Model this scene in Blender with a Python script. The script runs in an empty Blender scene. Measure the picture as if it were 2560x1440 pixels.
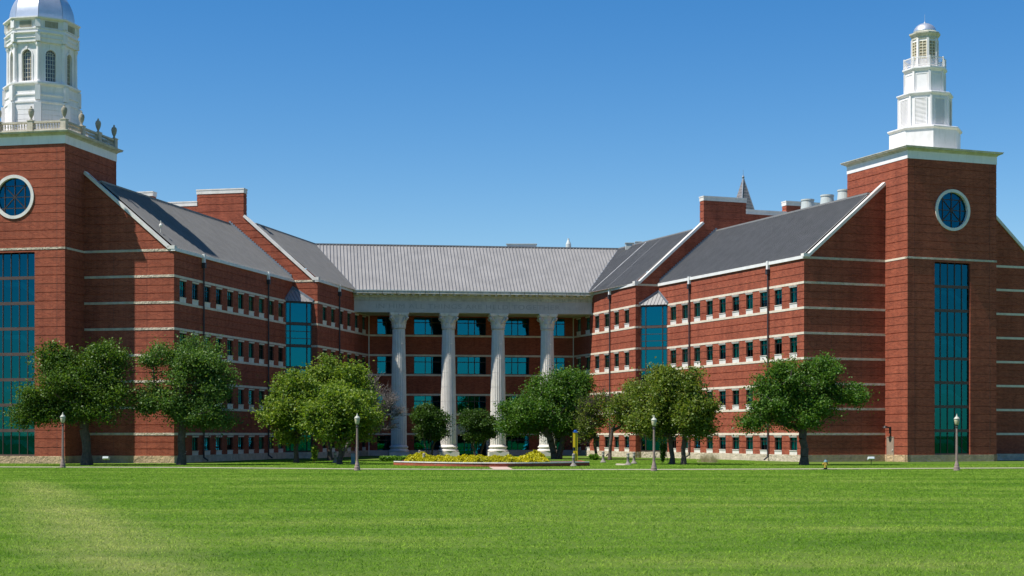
import bpy, math, random
import numpy as np
from mathutils import Matrix, Vector
from math import sin, cos, pi, radians, atan2, sqrt, hypot
SC = bpy.context.scene
COL = SC.collection
# ------------------------------------------------------------------ camera, sky, sun, exposure
F, HY, CH = 4000.0, 1085.0, 2.5          # focal length in photo pixels, horizon row, eye height
cd = bpy.data.cameras.new('camera'); cam = bpy.data.objects.new('camera', cd); COL.objects.link(cam)
cam.location = (0, 0, CH); cam.rotation_euler = (pi/2, 0, 0)
cd.sensor_width = 36.0; cd.lens = 36.0*F/2560; cd.shift_y = (HY-720)/2560
cd.clip_start = 0.5; cd.clip_end = 6000
SC.camera = cam
SUN_H = Vector((-0.9165, -0.400)).normalized(); SUN_EL = radians(58.5)
SUNV = Vector((SUN_H.x*cos(SUN_EL), SUN_H.y*cos(SUN_EL), sin(SUN_EL)))
W = bpy.data.worlds.new('World'); SC.world = W; W.use_nodes = True
nt = W.node_tree; nt.nodes.clear()
sky = nt.nodes.new('ShaderNodeTexSky'); sky.sky_type = 'NISHITA'; sky.sun_disc = False
sky.sun_elevation = SUN_EL; sky.sun_rotation = atan2(SUN_H.x, SUN_H.y)
sky.altitude = 100; sky.air_density = 1.0; sky.dust_density = 0.0; sky.ozone_density = 2.6
hs = nt.nodes.new('ShaderNodeHueSaturation'); hs.inputs['Saturation'].default_value = 1.42; hs.inputs['Hue'].default_value = 0.505
bg = nt.nodes.new('ShaderNodeBackground'); bg.inputs['Strength'].default_value = 0.092
wo = nt.nodes.new('ShaderNodeOutputWorld')
nt.links.new(sky.outputs[0], hs.inputs['Color']); nt.links.new(hs.outputs[0], bg.inputs[0]); nt.links.new(bg.outputs[0], wo.inputs[0])
sd = bpy.data.lights.new('sun', 'SUN'); sun = bpy.data.objects.new('sun', sd); COL.objects.link(sun)
sd.energy = 5.0; sd.angle = radians(0.53); sd.color = (1.0, 0.955, 0.88)
sun.rotation_euler = SUNV.to_track_quat('Z', 'Y').to_euler(); sun.location = (-60, -40, 90)
vs = SC.view_settings; vs.view_transform = 'Standard'; vs.look = 'None'; vs.exposure = 0.46; vs.gamma = 1.0; vs.use_curve_mapping = False
SC.render.engine = 'CYCLES'
SC.cycles.max_bounces = 8; SC.cycles.transparent_max_bounces = 12

# ------------------------------------------------------------------ materials
def mat(name):
    m = bpy.data.materials.new(name); m.use_nodes = True
    n = m.node_tree.nodes; n.clear()
    out = n.new('ShaderNodeOutputMaterial'); b = n.new('ShaderNodeBsdfPrincipled')
    m.node_tree.links.new(b.outputs[0], out.inputs[0])
    return m, m.node_tree, b, out
def nd(t, kind, **kw):
    n = t.nodes.new(kind)
    for k, v in kw.items(): setattr(n, k, v)
    return n
def rgb(c): return (c[0], c[1], c[2], 1.0)
def ramp(t, fac, stops):
    r = nd(t, 'ShaderNodeValToRGB'); e = r.color_ramp.elements
    while len(e) < len(stops): e.new(0.5)
    for i, (p, c) in enumerate(stops): e[i].position = p; e[i].color = rgb(c)
    t.links.new(fac, r.inputs[0]); return r.outputs[0]
def noise(t, vec, scale, detail=4, rough=0.6):
    n = nd(t, 'ShaderNodeTexNoise'); n.inputs['Scale'].default_value = scale; n.inputs['Detail'].default_value = detail; n.inputs['Roughness'].default_value = rough
    if vec is not None: t.links.new(vec, n.inputs['Vector'])
    return n.outputs['Fac']
def mix(t, mode, fac, a, b):
    n = nd(t, 'ShaderNodeMix', data_type='RGBA', blend_type=mode)
    if isinstance(fac, (int, float)): n.inputs[0].default_value = fac
    else: t.links.new(fac, n.inputs[0])
    for k, v in ((6, a), (7, b)):
        if isinstance(v, tuple): n.inputs[k].default_value = rgb(v)
        else: t.links.new(v, n.inputs[k])
    return n.outputs[2]
def bump(t, b, h, strength, dist):
    n = nd(t, 'ShaderNodeBump'); n.inputs['Strength'].default_value = strength; n.inputs['Distance'].default_value = dist
    t.links.new(h, n.inputs['Height']); t.links.new(n.outputs[0], b.inputs['Normal'])
def surf(name, c, c2=None, scale=3.0, rough=0.75, bmp=0.0, bscale=20.0, bdist=0.02, metal=0.0, streak=0.0, streakcol=(0.25, 0.25, 0.2)):
    m, t, b, o = mat(name)
    pos = nd(t, 'ShaderNodeNewGeometry').outputs['Position']
    c2 = c2 or tuple(x*0.82 for x in c)
    col = ramp(t, noise(t, pos, scale), [(0.32, c2), (0.68, c)])
    if streak > 0:
        mp = nd(t, 'ShaderNodeMapping'); mp.inputs['Scale'].default_value = (2.2, 2.2, 0.35); t.links.new(pos, mp.inputs[0])
        s = ramp(t, noise(t, mp.outputs[0], 1.3, 6, 0.7), [(0.5, (0, 0, 0)), (0.72, (streak,)*3)])
        col = mix(t, 'MIX', s, col, streakcol)
    t.links.new(col, b.inputs['Base Color']); b.inputs['Roughness'].default_value = rough; b.inputs['Metallic'].default_value = metal
    b.inputs['Specular IOR Level'].default_value = 0.35
    if bmp > 0: bump(t, b, noise(t, pos, bscale, 5, 0.65), bmp, bdist)
    return m
def brick_mat(name, c1, c2, mortar, bw=0.30, bh=0.10):
    m, t, b, o = mat(name)
    tc = nd(t, 'ShaderNodeTexCoord').outputs['Object']; pos = nd(t, 'ShaderNodeNewGeometry').outputs['Position']
    sx = nd(t, 'ShaderNodeSeparateXYZ'); t.links.new(tc, sx.inputs[0])
    ad = nd(t, 'ShaderNodeMath', operation='ADD'); t.links.new(sx.outputs[0], ad.inputs[0]); t.links.new(sx.outputs[1], ad.inputs[1])
    cx = nd(t, 'ShaderNodeCombineXYZ'); t.links.new(ad.outputs[0], cx.inputs[0]); t.links.new(sx.outputs[2], cx.inputs[1])
    br = nd(t, 'ShaderNodeTexBrick'); br.offset = 0.5
    for k, v in (('Scale', 1.0), ('Mortar Size', 0.011), ('Mortar Smooth', 0.1), ('Brick Width', bw), ('Row Height', bh), ('Bias', 0.0)): br.inputs[k].default_value = v
    br.inputs['Color1'].default_value = rgb(c1); br.inputs['Color2'].default_value = rgb(c2); br.inputs['Mortar'].default_value = rgb(mortar)
    t.links.new(cx.outputs[0], br.inputs['Vector'])
    mp = nd(t, 'ShaderNodeMapping'); mp.inputs['Scale'].default_value = (0.5, 0.5, 1.4); t.links.new(pos, mp.inputs[0])
    v = ramp(t, noise(t, mp.outputs[0], 0.9, 5, 0.7), [(0.25, (0.80, 0.76, 0.76)), (0.75, (1.08, 1.06, 1.04))])
    col = mix(t, 'MULTIPLY', 1.0, br.outputs['Color'], v)
    ms = nd(t, 'ShaderNodeMapping'); ms.inputs['Scale'].default_value = (1.3, 1.3, 0.10); t.links.new(pos, ms.inputs[0])
    col = mix(t, 'MULTIPLY', 1.0, col, ramp(t, noise(t, ms.outputs[0], 1.0, 5, 0.65), [(0.30, (0.78, 0.76, 0.77)), (0.55, (1, 1, 1)), (0.75, (1.08, 1.07, 1.06))]))
    v2 = ramp(t, noise(t, pos, 7.0, 3, 0.7), [(0.3, (0.86, 0.84, 0.84)), (0.7, (1.1, 1.1, 1.1))])
    col = mix(t, 'MULTIPLY', 1.0, col, v2)
    t.links.new(col, b.inputs['Base Color']); b.inputs['Roughness'].default_value = 0.88; b.inputs['Specular IOR Level'].default_value = 0.2
    bump(t, b, noise(t, pos, 9.0, 4, 0.7), 0.35, 0.03)
    return m
def glass_mat(name, tint, refl, gloss_tint, rough=0.015, wav=0.0):
    m, t, b, o = mat(name); t.nodes.remove(b)
    g = nd(t, 'ShaderNodeBsdfGlossy'); g.inputs['Color'].default_value = rgb(gloss_tint); g.inputs['Roughness'].default_value = rough
    tr = nd(t, 'ShaderNodeBsdfTransparent'); tr.inputs['Color'].default_value = rgb(tint)
    lw = nd(t, 'ShaderNodeLayerWeight'); lw.inputs['Blend'].default_value = 0.25
    mr = nd(t, 'ShaderNodeMapRange'); mr.inputs['To Min'].default_value = refl; mr.inputs['To Max'].default_value = 0.95; t.links.new(lw.outputs['Fresnel'], mr.inputs['Value'])
    mx = nd(t, 'ShaderNodeMixShader'); t.links.new(mr.outputs[0], mx.inputs[0]); t.links.new(tr.outputs[0], mx.inputs[1]); t.links.new(g.outputs[0], mx.inputs[2])
    if wav > 0:
        pos = nd(t, 'ShaderNodeNewGeometry').outputs['Position']
        bn = nd(t, 'ShaderNodeBump'); bn.inputs['Strength'].default_value = wav; bn.inputs['Distance'].default_value = 0.01
        t.links.new(noise(t, pos, 0.7, 1, 0.3), bn.inputs['Height']); t.links.new(bn.outputs[0], g.inputs['Normal'])
    t.links.new(mx.outputs[0], o.inputs[0]); return m
def leaf_mat(name, cols, trans=0.3, rough=0.5):
    m, t, b, o = mat(name); t.nodes.remove(b)
    geo = nd(t, 'ShaderNodeNewGeometry')
    n = len(cols); col = ramp(t, geo.outputs['Random Per Island'], [(i/max(1, n-1), c) for i, c in enumerate(cols)])
    v = ramp(t, noise(t, geo.outputs['Position'], 0.55, 2, 0.5), [(0.3, (0.78, 0.82, 0.78)), (0.7, (1.18, 1.14, 1.1))])
    col = mix(t, 'MULTIPLY', 1.0, col, v)
    d = nd(t, 'ShaderNodeBsdfDiffuse'); tl = nd(t, 'ShaderNodeBsdfTranslucent'); g = nd(t, 'ShaderNodeBsdfGlossy'); g.inputs['Roughness'].default_value = rough; g.inputs['Color'].default_value = (0.9, 0.95, 0.85, 1)
    t.links.new(col, d.inputs[0]); tc = mix(t, 'MULTIPLY', 1.0, col, (1.25, 1.25, 0.6)); t.links.new(tc, tl.inputs[0])
    m1 = nd(t, 'ShaderNodeMixShader'); m1.inputs[0].default_value = trans; t.links.new(d.outputs[0], m1.inputs[1]); t.links.new(tl.outputs[0], m1.inputs[2])
    m2 = nd(t, 'ShaderNodeMixShader'); m2.inputs[0].default_value = 0.02; t.links.new(m1.outputs[0], m2.inputs[1]); t.links.new(g.outputs[0], m2.inputs[2])
    t.links.new(m2.outputs[0], o.inputs[0]); return m
def grass_color(t):
    pos = nd(t, 'ShaderNodeNewGeometry').outputs['Position']
    mp = nd(t, 'ShaderNodeMapping'); mp.inputs['Rotation'].default_value = (0, 0, radians(8)); mp.inputs['Scale'].default_value = (0.07, 0.22, 1); t.links.new(pos, mp.inputs[0])
    c = ramp(t, noise(t, mp.outputs[0], 1.0, 6, 0.62), [(0.28, (0.085, 0.196, 0.018)), (0.46, (0.134, 0.258, 0.028)), (0.62, (0.182, 0.298, 0.044)), (0.80, (0.265, 0.325, 0.085))])
    s = ramp(t, noise(t, pos, 1.1, 5, 0.7), [(0.26, (0.70, 0.80, 0.70)), (0.46, (0.97, 0.98, 0.97)), (0.60, (1.04, 1.02, 1.02)), (0.78, (1.24, 1.14, 1.22))])
    c = mix(t, 'MULTIPLY', 1.0, c, s)
    mq = nd(t, 'ShaderNodeMapping'); mq.inputs['Rotation'].default_value = (0, 0, radians(-4)); mq.inputs['Scale'].default_value = (0.035, 0.75, 1); t.links.new(pos, mq.inputs[0])
    c = mix(t, 'MULTIPLY', 1.0, c, ramp(t, noise(t, mq.outputs[0], 1.0, 4, 0.6), [(0.30, (0.90, 0.94, 0.90)), (0.55, (1, 1, 1)), (0.72, (1.10, 1.05, 1.10))]))
    # worn, straw coloured turf at the near left
    sp = nd(t, 'ShaderNodeSeparateXYZ'); t.links.new(pos, sp.inputs[0])
    def gauss(cx, cy, ang, rx, ry):
        m1 = nd(t, 'ShaderNodeMapping'); m1.vector_type = 'TEXTURE'; m1.inputs['Location'].default_value = (cx, cy, 0); m1.inputs['Rotation'].default_value = (0, 0, radians(ang)); m1.inputs['Scale'].default_value = (rx, ry, 1e6); t.links.new(pos, m1.inputs[0])
        gr = nd(t, 'ShaderNodeTexGradient', gradient_type='SPHERICAL'); t.links.new(m1.outputs[0], gr.inputs[0]); return gr.outputs['Fac']
    w = None
    for a in ((-12.5, 46, -70, 32, 2.6), (-20.5, 70, -70, 24, 2.2), (-7.5, 31, -60, 9, 1.9)):
        g = gauss(*a)
        if w is None: w = g
        else:
            ad = nd(t, 'ShaderNodeMath', operation='MAXIMUM'); t.links.new(w, ad.inputs[0]); t.links.new(g, ad.inputs[1]); w = ad.outputs[0]
    mm = nd(t, 'ShaderNodeMath', operation='MULTIPLY'); t.links.new(w, mm.inputs[0]); t.links.new(noise(t, pos, 0.5, 5, 0.7), mm.inputs[1])
    wf = ramp(t, mm.outputs[0], [(0.06, (0, 0, 0)), (0.45, (0.55, 0.55, 0.55))])
    return mix(t, 'MIX', wf, c, (0.36, 0.40, 0.13)), pos
M = {}
M['brick'] = brick_mat('red_brick', (0.385, 0.092, 0.046), (0.245, 0.052, 0.027), (0.30, 0.135, 0.088))
M['stone'] = surf('limestone', (0.72, 0.635, 0.51), (0.60, 0.53, 0.42), 2.0, 0.85, 0.35, 14, 0.02, streak=0.35, streakcol=(0.3, 0.27, 0.2))
M['rough'] = surf('rock_faced_stone', (0.68, 0.585, 0.45), (0.46, 0.39, 0.29), 1.6, 0.9, 1.0, 4.5, 0.22)
M['base'] = surf('split_face_base_stone', (0.60, 0.43, 0.25), (0.40, 0.29, 0.18), 1.1, 0.9, 1.0, 3.4, 0.25)
M['coping'] = surf('pale_coping', (0.74, 0.71, 0.66), (0.62, 0.59, 0.54), 1.5, 0.7, 0.1, 9, streak=0.2)
M['white'] = surf('white_painted_cladding', (0.83, 0.80, 0.79), (0.75, 0.725, 0.715), 0.8, 0.55, 0.0, streak=0.28, streakcol=(0.42, 0.40, 0.32))
M['cornice'] = surf('weathered_cornice', (0.66, 0.63, 0.54), (0.46, 0.43, 0.33), 1.4, 0.75, 0.15, 10, streak=0.55, streakcol=(0.22, 0.21, 0.13))
M['column'] = surf('column_cast_stone', (0.74, 0.70, 0.64), (0.66, 0.62, 0.56), 1.4, 0.8, 0.12, 16, streak=0.18)
M['frieze'] = surf('frieze_cast_stone', (0.56, 0.52, 0.47), (0.47, 0.44, 0.40), 1.2, 0.85, 0.1, 12, streak=0.25)
M['letter'] = surf('dark_lettering', (0.42, 0.395, 0.355), None, 3, 0.9)  # raised letters in a darker tone than the frieze stone
M['roof'] = surf('standing_seam_metal', (0.300, 0.289, 0.278), (0.235, 0.228, 0.221), 0.6, 0.55, 0.0, metal=0.05, streak=0.12, streakcol=(0.19, 0.185, 0.18))
M['seam'] = surf('seam_metal', (0.23, 0.225, 0.22), None, 1.0, 0.6, metal=0.05)
M['lead'] = surf('lead_flashing', (0.22, 0.25, 0.29), None, 3, 0.6, metal=0.4)
M['gutter'] = surf('white_gutter', (0.78, 0.77, 0.74), (0.68, 0.67, 0.64), 1.2, 0.5)
M['bronze'] = surf('bronze_frame', (0.060, 0.045, 0.038), None, 3, 0.5, metal=0.2)
M['spandrel'] = surf('brown_spandrel', (0.095, 0.062, 0.052), None, 2, 0.5)
M['pipe'] = surf('dark_downpipe', (0.055, 0.05, 0.055), None, 3, 0.5, metal=0.2)
M['glass'] = glass_mat('blue_green_glass', (0.11, 0.88, 0.74), 0.13, (0.015, 0.48, 0.86), 0.01, 0.02)
M['towerglass'] = glass_mat('tower_glass', (0.06, 0.36, 0.42), 0.20, (0.014, 0.34, 0.54), 0.01, 0.02)
M['bayglass'] = glass_mat('bay_glass', (0.04, 0.26, 0.30), 0.32, (0.008, 0.32, 0.52), 0.01, 0.03)
M['centreglass'] = glass_mat('portico_glass', (0.05, 0.30, 0.34), 0.24, (0.012, 0.44, 0.74), 0.01, 0.02)
M['blind'] = surf('window_blind', (0.80, 0.80, 0.76), None, 3, 0.8)
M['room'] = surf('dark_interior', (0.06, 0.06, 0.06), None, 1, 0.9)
M['stair'] = surf('painted_stair', (0.72, 0.72, 0.70), None, 2, 0.7)
M['silver'] = surf('silver_dome_sheet', (0.74, 0.74, 0.74), (0.63, 0.64, 0.65), 2.0, 0.36, 0.05, 6, metal=0.7)
M['urn'] = surf('weathered_urn_stone', (0.42, 0.38, 0.30), (0.24, 0.22, 0.17), 2.5, 0.9, 0.2, 12)
M['balus'] = surf('balustrade_stone', (0.58, 0.52, 0.43), (0.40, 0.36, 0.28), 1.5, 0.85, 0.15, 12, streak=0.4)
M['joint'] = surf('joint_sealant', (0.12, 0.05, 0.04), None, 3, 0.9)
M['muntin'] = surf('cream_muntin', (0.72, 0.66, 0.50), None, 3, 0.6)
M['grille'] = surf('tan_glazing', (0.40, 0.34, 0.22), (0.22, 0.18, 0.12), 1.5, 0.5)
M['darkglass'] = glass_mat('cupola_glass', (0.35, 0.30, 0.24), 0.12, (0.8, 0.8, 0.8), 0.05)
M['bark'] = surf('bark', (0.115, 0.088, 0.068), (0.06, 0.048, 0.038), 5, 0.95, 0.8, 14, 0.05)
M['twig'] = surf('dead_twigs', (0.19, 0.165, 0.15), (0.13, 0.112, 0.105), 5, 0.95)
M['oak'] = leaf_mat('oak_leaves', [(0.0333, 0.0819, 0.009), (0.0563, 0.1216, 0.0128), (0.0896, 0.1638, 0.0179), (0.128, 0.192, 0.0282)], 0.4)
M['oak2'] = leaf_mat('silvery_oak_leaves', [(0.0439, 0.1037, 0.0195), (0.0683, 0.1488, 0.0268), (0.1037, 0.1891, 0.0366), (0.1525, 0.2257, 0.0549)], 0.42)
M['pear'] = leaf_mat('fresh_pear_leaves', [(0.0648, 0.135, 0.013), (0.1188, 0.2052, 0.0194), (0.1836, 0.27, 0.0302), (0.2592, 0.324, 0.054)], 0.45)
M['olive'] = leaf_mat('olive_leaves', [(0.0672, 0.1176, 0.0134), (0.112, 0.1736, 0.0202), (0.168, 0.2296, 0.0291), (0.224, 0.2464, 0.0504)], 0.42)
M['bright'] = leaf_mat('bright_green_leaves', [(0.0325, 0.095, 0.01), (0.0562, 0.1438, 0.015), (0.0925, 0.19, 0.0225), (0.1438, 0.2375, 0.0425)], 0.42)
M['myrtle'] = leaf_mat('myrtle_leaves', [(0.0312, 0.0744, 0.012), (0.0504, 0.1104, 0.018), (0.0792, 0.1464, 0.024)], 0.38)
M['belt'] = leaf_mat('dark_belt_leaves', [(0.012, 0.03, 0.008), (0.02, 0.045, 0.012)], 0.05)
M['yellow'] = leaf_mat('golden_shrub_leaves', [(0.36, 0.36, 0.012), (0.50, 0.46, 0.016), (0.62, 0.55, 0.022)], 0.32)
M['hedge'] = leaf_mat('hedge_leaves', [(0.07, 0.17, 0.012), (0.12, 0.25, 0.018), (0.16, 0.28, 0.028)], 0.3)
M['straw'] = leaf_mat('dry_grass', [(0.42, 0.34, 0.20), (0.55, 0.46, 0.30)], 0.2)
M['concrete'] = surf('concrete_paving', (0.42, 0.38, 0.27), (0.35, 0.31, 0.22), 0.9, 0.9, 0.2, 14)
M['pink'] = surf('pinkish_paving', (0.52, 0.37, 0.29), (0.43, 0.31, 0.25), 0.9, 0.9, 0.2, 14)
M['post'] = surf('exposed_aggregate_post', (0.30, 0.22, 0.19), (0.22, 0.16, 0.14), 9, 0.85, 0.2, 40)
M['bollard'] = surf('bollard_concrete', (0.27, 0.235, 0.2), (0.2, 0.175, 0.15), 6, 0.85, 0.2, 40)
M['globe'] = surf('cream_lamp_globe', (0.48, 0.45, 0.29), (0.40, 0.37, 0.24), 3, 0.25)
M['lampcap'] = surf('pale_lamp_cap', (0.46, 0.46, 0.38), None, 3, 0.45)
M['phone'] = surf('safety_yellow_paint', (0.66, 0.47, 0.014), (0.58, 0.41, 0.014), 2, 0.4)
M['blue'] = surf('blue_lamp_cap', (0.02, 0.11, 0.42), None, 2, 0.3)
M['hyd'] = surf('faded_yellow_paint', (0.52, 0.37, 0.05), (0.42, 0.29, 0.05), 6, 0.6)
M['bonnet'] = surf('blue_grey_paint', (0.12, 0.22, 0.25), None, 4, 0.5)
M['black'] = surf('black_metal', (0.02, 0.02, 0.02), None, 3, 0.5)
M['floodlight'] = surf('pale_floodlight_housing', (0.60, 0.66, 0.68), None, 3, 0.4)
M['door'] = surf('tan_painted_door', (0.34, 0.26, 0.20), None, 3, 0.5)
M['slate'] = surf('slate_shingles', (0.24, 0.225, 0.23), (0.15, 0.14, 0.145), 2.0, 0.7, 0.5, 3)
M['vent'] = surf('galvanised_vent', (0.52, 0.56, 0.54), (0.44, 0.48, 0.46), 0.8, 0.5, streak=0.25, streakcol=(0.45, 0.3, 0.15))
M['mulch'] = surf('mulch', (0.12, 0.08, 0.05), (0.06, 0.04, 0.03), 6, 1.0, 0.8, 25)
m, t, b, o = mat('lawn'); col, pos = grass_color(t); t.links.new(mix(t, 'MULTIPLY', 1.0, col, (0.62, 0.56, 0.60)), b.inputs['Base Color']); b.inputs['Roughness'].default_value = 0.95; b.inputs['Specular IOR Level'].default_value = 0.1
bump(t, b, noise(t, pos, 6, 6, 0.75), 0.7, 0.06); M['lawn'] = m
m, t, b, o = mat('grass_blades'); t.nodes.remove(b); col, pos = grass_color(t)
rnd = nd(t, 'ShaderNodeNewGeometry').outputs['Random Per Island']
col = mix(t, 'MULTIPLY', 1.0, col, ramp(t, rnd, [(0, (1.0, 1.0, 0.95)), (0.6, (1.5, 1.38, 1.35)), (1, (2.1, 1.75, 1.8))]))
d = nd(t, 'ShaderNodeBsdfDiffuse'); tl = nd(t, 'ShaderNodeBsdfTranslucent'); t.links.new(col, d.inputs[0]); t.links.new(col, tl.inputs[0])
mx = nd(t, 'ShaderNodeMixShader'); mx.inputs[0].default_value = 0.4; t.links.new(d.outputs[0], mx.inputs[1]); t.links.new(tl.outputs[0], mx.inputs[2]); t.links.new(mx.outputs[0], o.inputs[0]); M['blades'] = m

# ------------------------------------------------------------------ helpers
I4 = Matrix.Identity(4); WM = {}
class MB:
    def __init__(s): s.v = []; s.f = []
    def poly(s, pts):
        n = len(s.v); s.v += [tuple(p) for p in pts]; s.f.append(tuple(range(n, n+len(pts)))); return s
    def box(s, x0, x1, y0, y1, z0, z1, X=None):
        n = len(s.v); P = [(x, y, z) for z in (z0, z1) for y in (y0, y1) for x in (x0, x1)]
        if X is not None: P = [tuple(X @ Vector(p)) for p in P]
        s.v += P
        for q in ((0, 2, 3, 1), (4, 5, 7, 6), (0, 1, 5, 4), (2, 6, 7, 3), (0, 4, 6, 2), (1, 3, 7, 5)): s.f.append(tuple(n+i for i in q))
        return s
    def beam(s, p, q, w, h):
        p, q = Vector(p), Vector(q); d = q-p; X = Matrix.Translation(p) @ d.to_track_quat('X', 'Z').to_matrix().to_4x4()
        return s.box(0, d.length, -w/2, w/2, -h/2, h/2, X)
    def rings(s, rr, cap=True, close=True):
        n0 = len(s.v); k = len(rr[0])
        for r in rr: s.v += [tuple(p) for p in r]
        for i in range(len(rr)-1):
            for j in range(k if close else k-1):
                a = n0+i*k+j; b2 = n0+i*k+(j+1) % k; s.f.append((a, b2, b2+k, a+k))
        if cap:
            s.f.append(tuple(n0+j for j in reversed(range(k)))); s.f.append(tuple(n0+(len(rr)-1)*k+j for j in range(k)))
        return s
    def lathe(s, prof, n=16, c=(0, 0, 0), rot=0.0):
        return s.rings([[(c[0]+r*cos(rot+2*pi*j/n), c[1]+r*sin(rot+2*pi*j/n), c[2]+z) for j in range(n)] for r, z in prof])
    def tube(s, p, q, r0, r1, n=6, cap=True):
        p, q = Vector(p), Vector(q); d = q-p
        if d.length < 1e-6: return s
        X = d.to_track_quat('Z', 'Y').to_matrix()
        return s.rings([[tuple(c+X @ Vector((r*cos(2*pi*j/n), r*sin(2*pi*j/n), 0))) for j in range(n)] for c, r in ((p, r0), (q, r1))], cap)
    def mesh(s, name, smooth=False):
        me = bpy.data.meshes.new(name); me.from_pydata(s.v, [], s.f); me.update()
        if smooth: me.polygons.foreach_set('use_smooth', [True]*len(me.polygons))
        return me
def add(name, me, material, parent=None, Mx=None, world=False):
    if isinstance(me, MB): me = me.mesh(name)
    if material is not None and not me.materials: me.materials.append(M[material] if isinstance(material, str) else material)
    o = bpy.data.objects.new(name, me); COL.objects.link(o); Mx = Mx if Mx is not None else I4
    if parent is not None:
        o.parent = parent
        if world: Mx = WM[parent].inverted() @ Mx
        WM[o] = WM[parent] @ Mx
    else: WM[o] = Mx.copy()
    o.matrix_basis = Mx
    return o
def empty(name, loc, label, cat, group=None, rz=0.0):
    o = bpy.data.objects.new(name, None); COL.objects.link(o); Mx = Matrix.Translation(loc) @ Matrix.Rotation(rz, 4, 'Z')
    o.matrix_basis = Mx; WM[o] = Mx; o.empty_display_size = 0.3; tag(o, label, cat, group); return o
def tag(o, label, cat, group=None):
    o['label'] = label; o['category'] = cat
    if group: o['group'] = group
    return o
def structure(o): o['kind'] = 'structure'; return o
def copy_tree(o, Mx, label, parent=None):
    c = o.copy(); COL.objects.link(c); c.matrix_basis = Mx
    if label: c['label'] = label
    WM[c] = Mx if parent is None else WM[parent] @ Mx
    c.parent = parent
    for ch in list(o.children): copy_tree(ch, ch.matrix_basis.copy(), None, c)
    return c
def T(x, y, z): return Matrix.Translation((x, y, z))
def RZ(a): return Matrix.Rotation(a, 4, 'Z')
def S3(x, y, z): return Matrix.Diagonal((x, y, z, 1))
def depth(y): return CH*F/(y-HY)
def gp(px, d): return Vector(((px-1280)/F*d, d))
def gpy(px, y): return gp(px, depth(y))
class Frame:                                   # a wall plane: x runs left to right seen from outside, y inwards, z up
    def __init__(s, a, b):
        s.a, s.b = Vector(a), Vector(b); d = s.b-s.a; s.L = d.length; s.ang = atan2(d.y, d.x); s.d = d/s.L; s.n = Vector((s.d.y, -s.d.x)); s.M = T(s.a.x, s.a.y, 0) @ RZ(s.ang)
    def at(s, x, y=0.0, z=0.0): return s.M @ T(x, y, z)
BANDS = [2.5, 4.76, 7.02, 9.28, 11.54, 13.8, 16.06]; BH = 0.105; EAVE = 18.36; BASE = 0.63
def groove_list(z0, z1): return [z0+(z1-z0)*i/3 for i in (1, 2)]
def wall_mesh(x0, x1, z0, z1, grooves, openings=(), reveal=0.24, gd=0.045, gh=0.055):
    xs = sorted({x0, x1} | {min(max(v, x0), x1) for o in openings for v in o[:2]})
    zs = sorted({z0, z1} | {min(max(v, z0), z1) for o in openings for v in o[2:4]} | {v for g in grooves for v in (g-gh/2, g+gh/2) if z0 < v < z1})
    def dep(i, j):
        if i < 0 or j < 0 or i >= len(xs)-1 or j >= len(zs)-1: return None
        cx, cz = (xs[i]+xs[i+1])/2, (zs[j]+zs[j+1])/2
        for o in openings:
            if o[0] < cx < o[1] and o[2] < cz < o[3]: return reveal
        for g in grooves:
            if abs(cz-g) < gh/2: return gd
        return 0.0
    m = MB(); R = reveal
    for i in range(len(xs)-1):
        for j in range(len(zs)-1):
            d = dep(i, j); a, b, c, e = xs[i], xs[i+1], zs[j], zs[j+1]
            if d != R: m.poly([(a, d, c), (b, d, c), (b, d, e), (a, d, e)])
            r = dep(i+1, j)
            if r is not None and r != d: m.poly([(b, d, c), (b, r, c), (b, r, e), (b, d, e)])
            u = dep(i, j+1)
            if u is not None and u != d: m.poly([(a, d, e), (b, d, e), (b, u, e), (a, u, e)])
    return m
def gable_mesh(z0, z1, xl, xr, step=0.753, gd=0.045, gh=0.055, y=0.0):
    m = MB(); z = z0
    while z < z1-1e-4:
        e = min(z+step, z1); g = e-gh if e < z1 else e
        m.poly([(xl(z), y, z), (xr(z), y, z), (xr(g), y, g), (xl(g), y, g)])
        if g < e:
            m.poly([(xl(g), y+gd, g), (xr(g), y+gd, g), (xr(e), y+gd, e), (xl(e), y+gd, e)])
            m.poly([(xl(g), y, g), (xr(g), y, g), (xr(g), y+gd, g), (xl(g), y+gd, g)]); m.poly([(xl(e), y, e), (xr(e), y, e), (xr(e), y+gd, e), (xl(e), y+gd, e)])
        z = e
    return m
# ------------------------------------------------------------------ ground
rng = random.Random(7)
g = MB()
xs = [-1500, -300, -120, -60, -30, 0, 30, 60, 120, 300, 1500]; ys = [-1500, -300, -60, 0, 30, 60, 90, 120, 160, 220, 400, 1500, 3000]
for i in range(len(xs)-1):
    for j in range(len(ys)-1): g.poly([(xs[i], ys[j], 0), (xs[i+1], ys[j], 0), (xs[i+1], ys[j+1], 0), (xs[i], ys[j+1], 0)])
structure(add('lawn', g, 'lawn'))
def ribbon(pts, w0, w1, z):
    m = MB()
    for (p, q) in zip(pts[:-1], pts[1:]): m.poly([(p.x, p.y+w0, z), (q.x, q.y+w0, z), (q.x, q.y+w1, z), (p.x, p.y+w1, z)])
    return m
walk_px = [(-700, 1167), (0, 1169), (430, 1170), (900, 1174), (1280, 1175.6), (1635, 1175.4), (2000, 1174), (2560, 1171.5), (3300, 1168)]
walk = [gpy(*p) for p in walk_px]
fine = []
for p, q in zip(walk[:-1], walk[1:]):
    n = max(1, int((q-p).length/2.0)); fine += [p+(q-p)*k/n for k in range(n)]
fine.append(walk[-1])
wk = structure(add('sidewalk', ribbon(walk, -0.1, 2.2, 0.006), 'mulch'))
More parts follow.
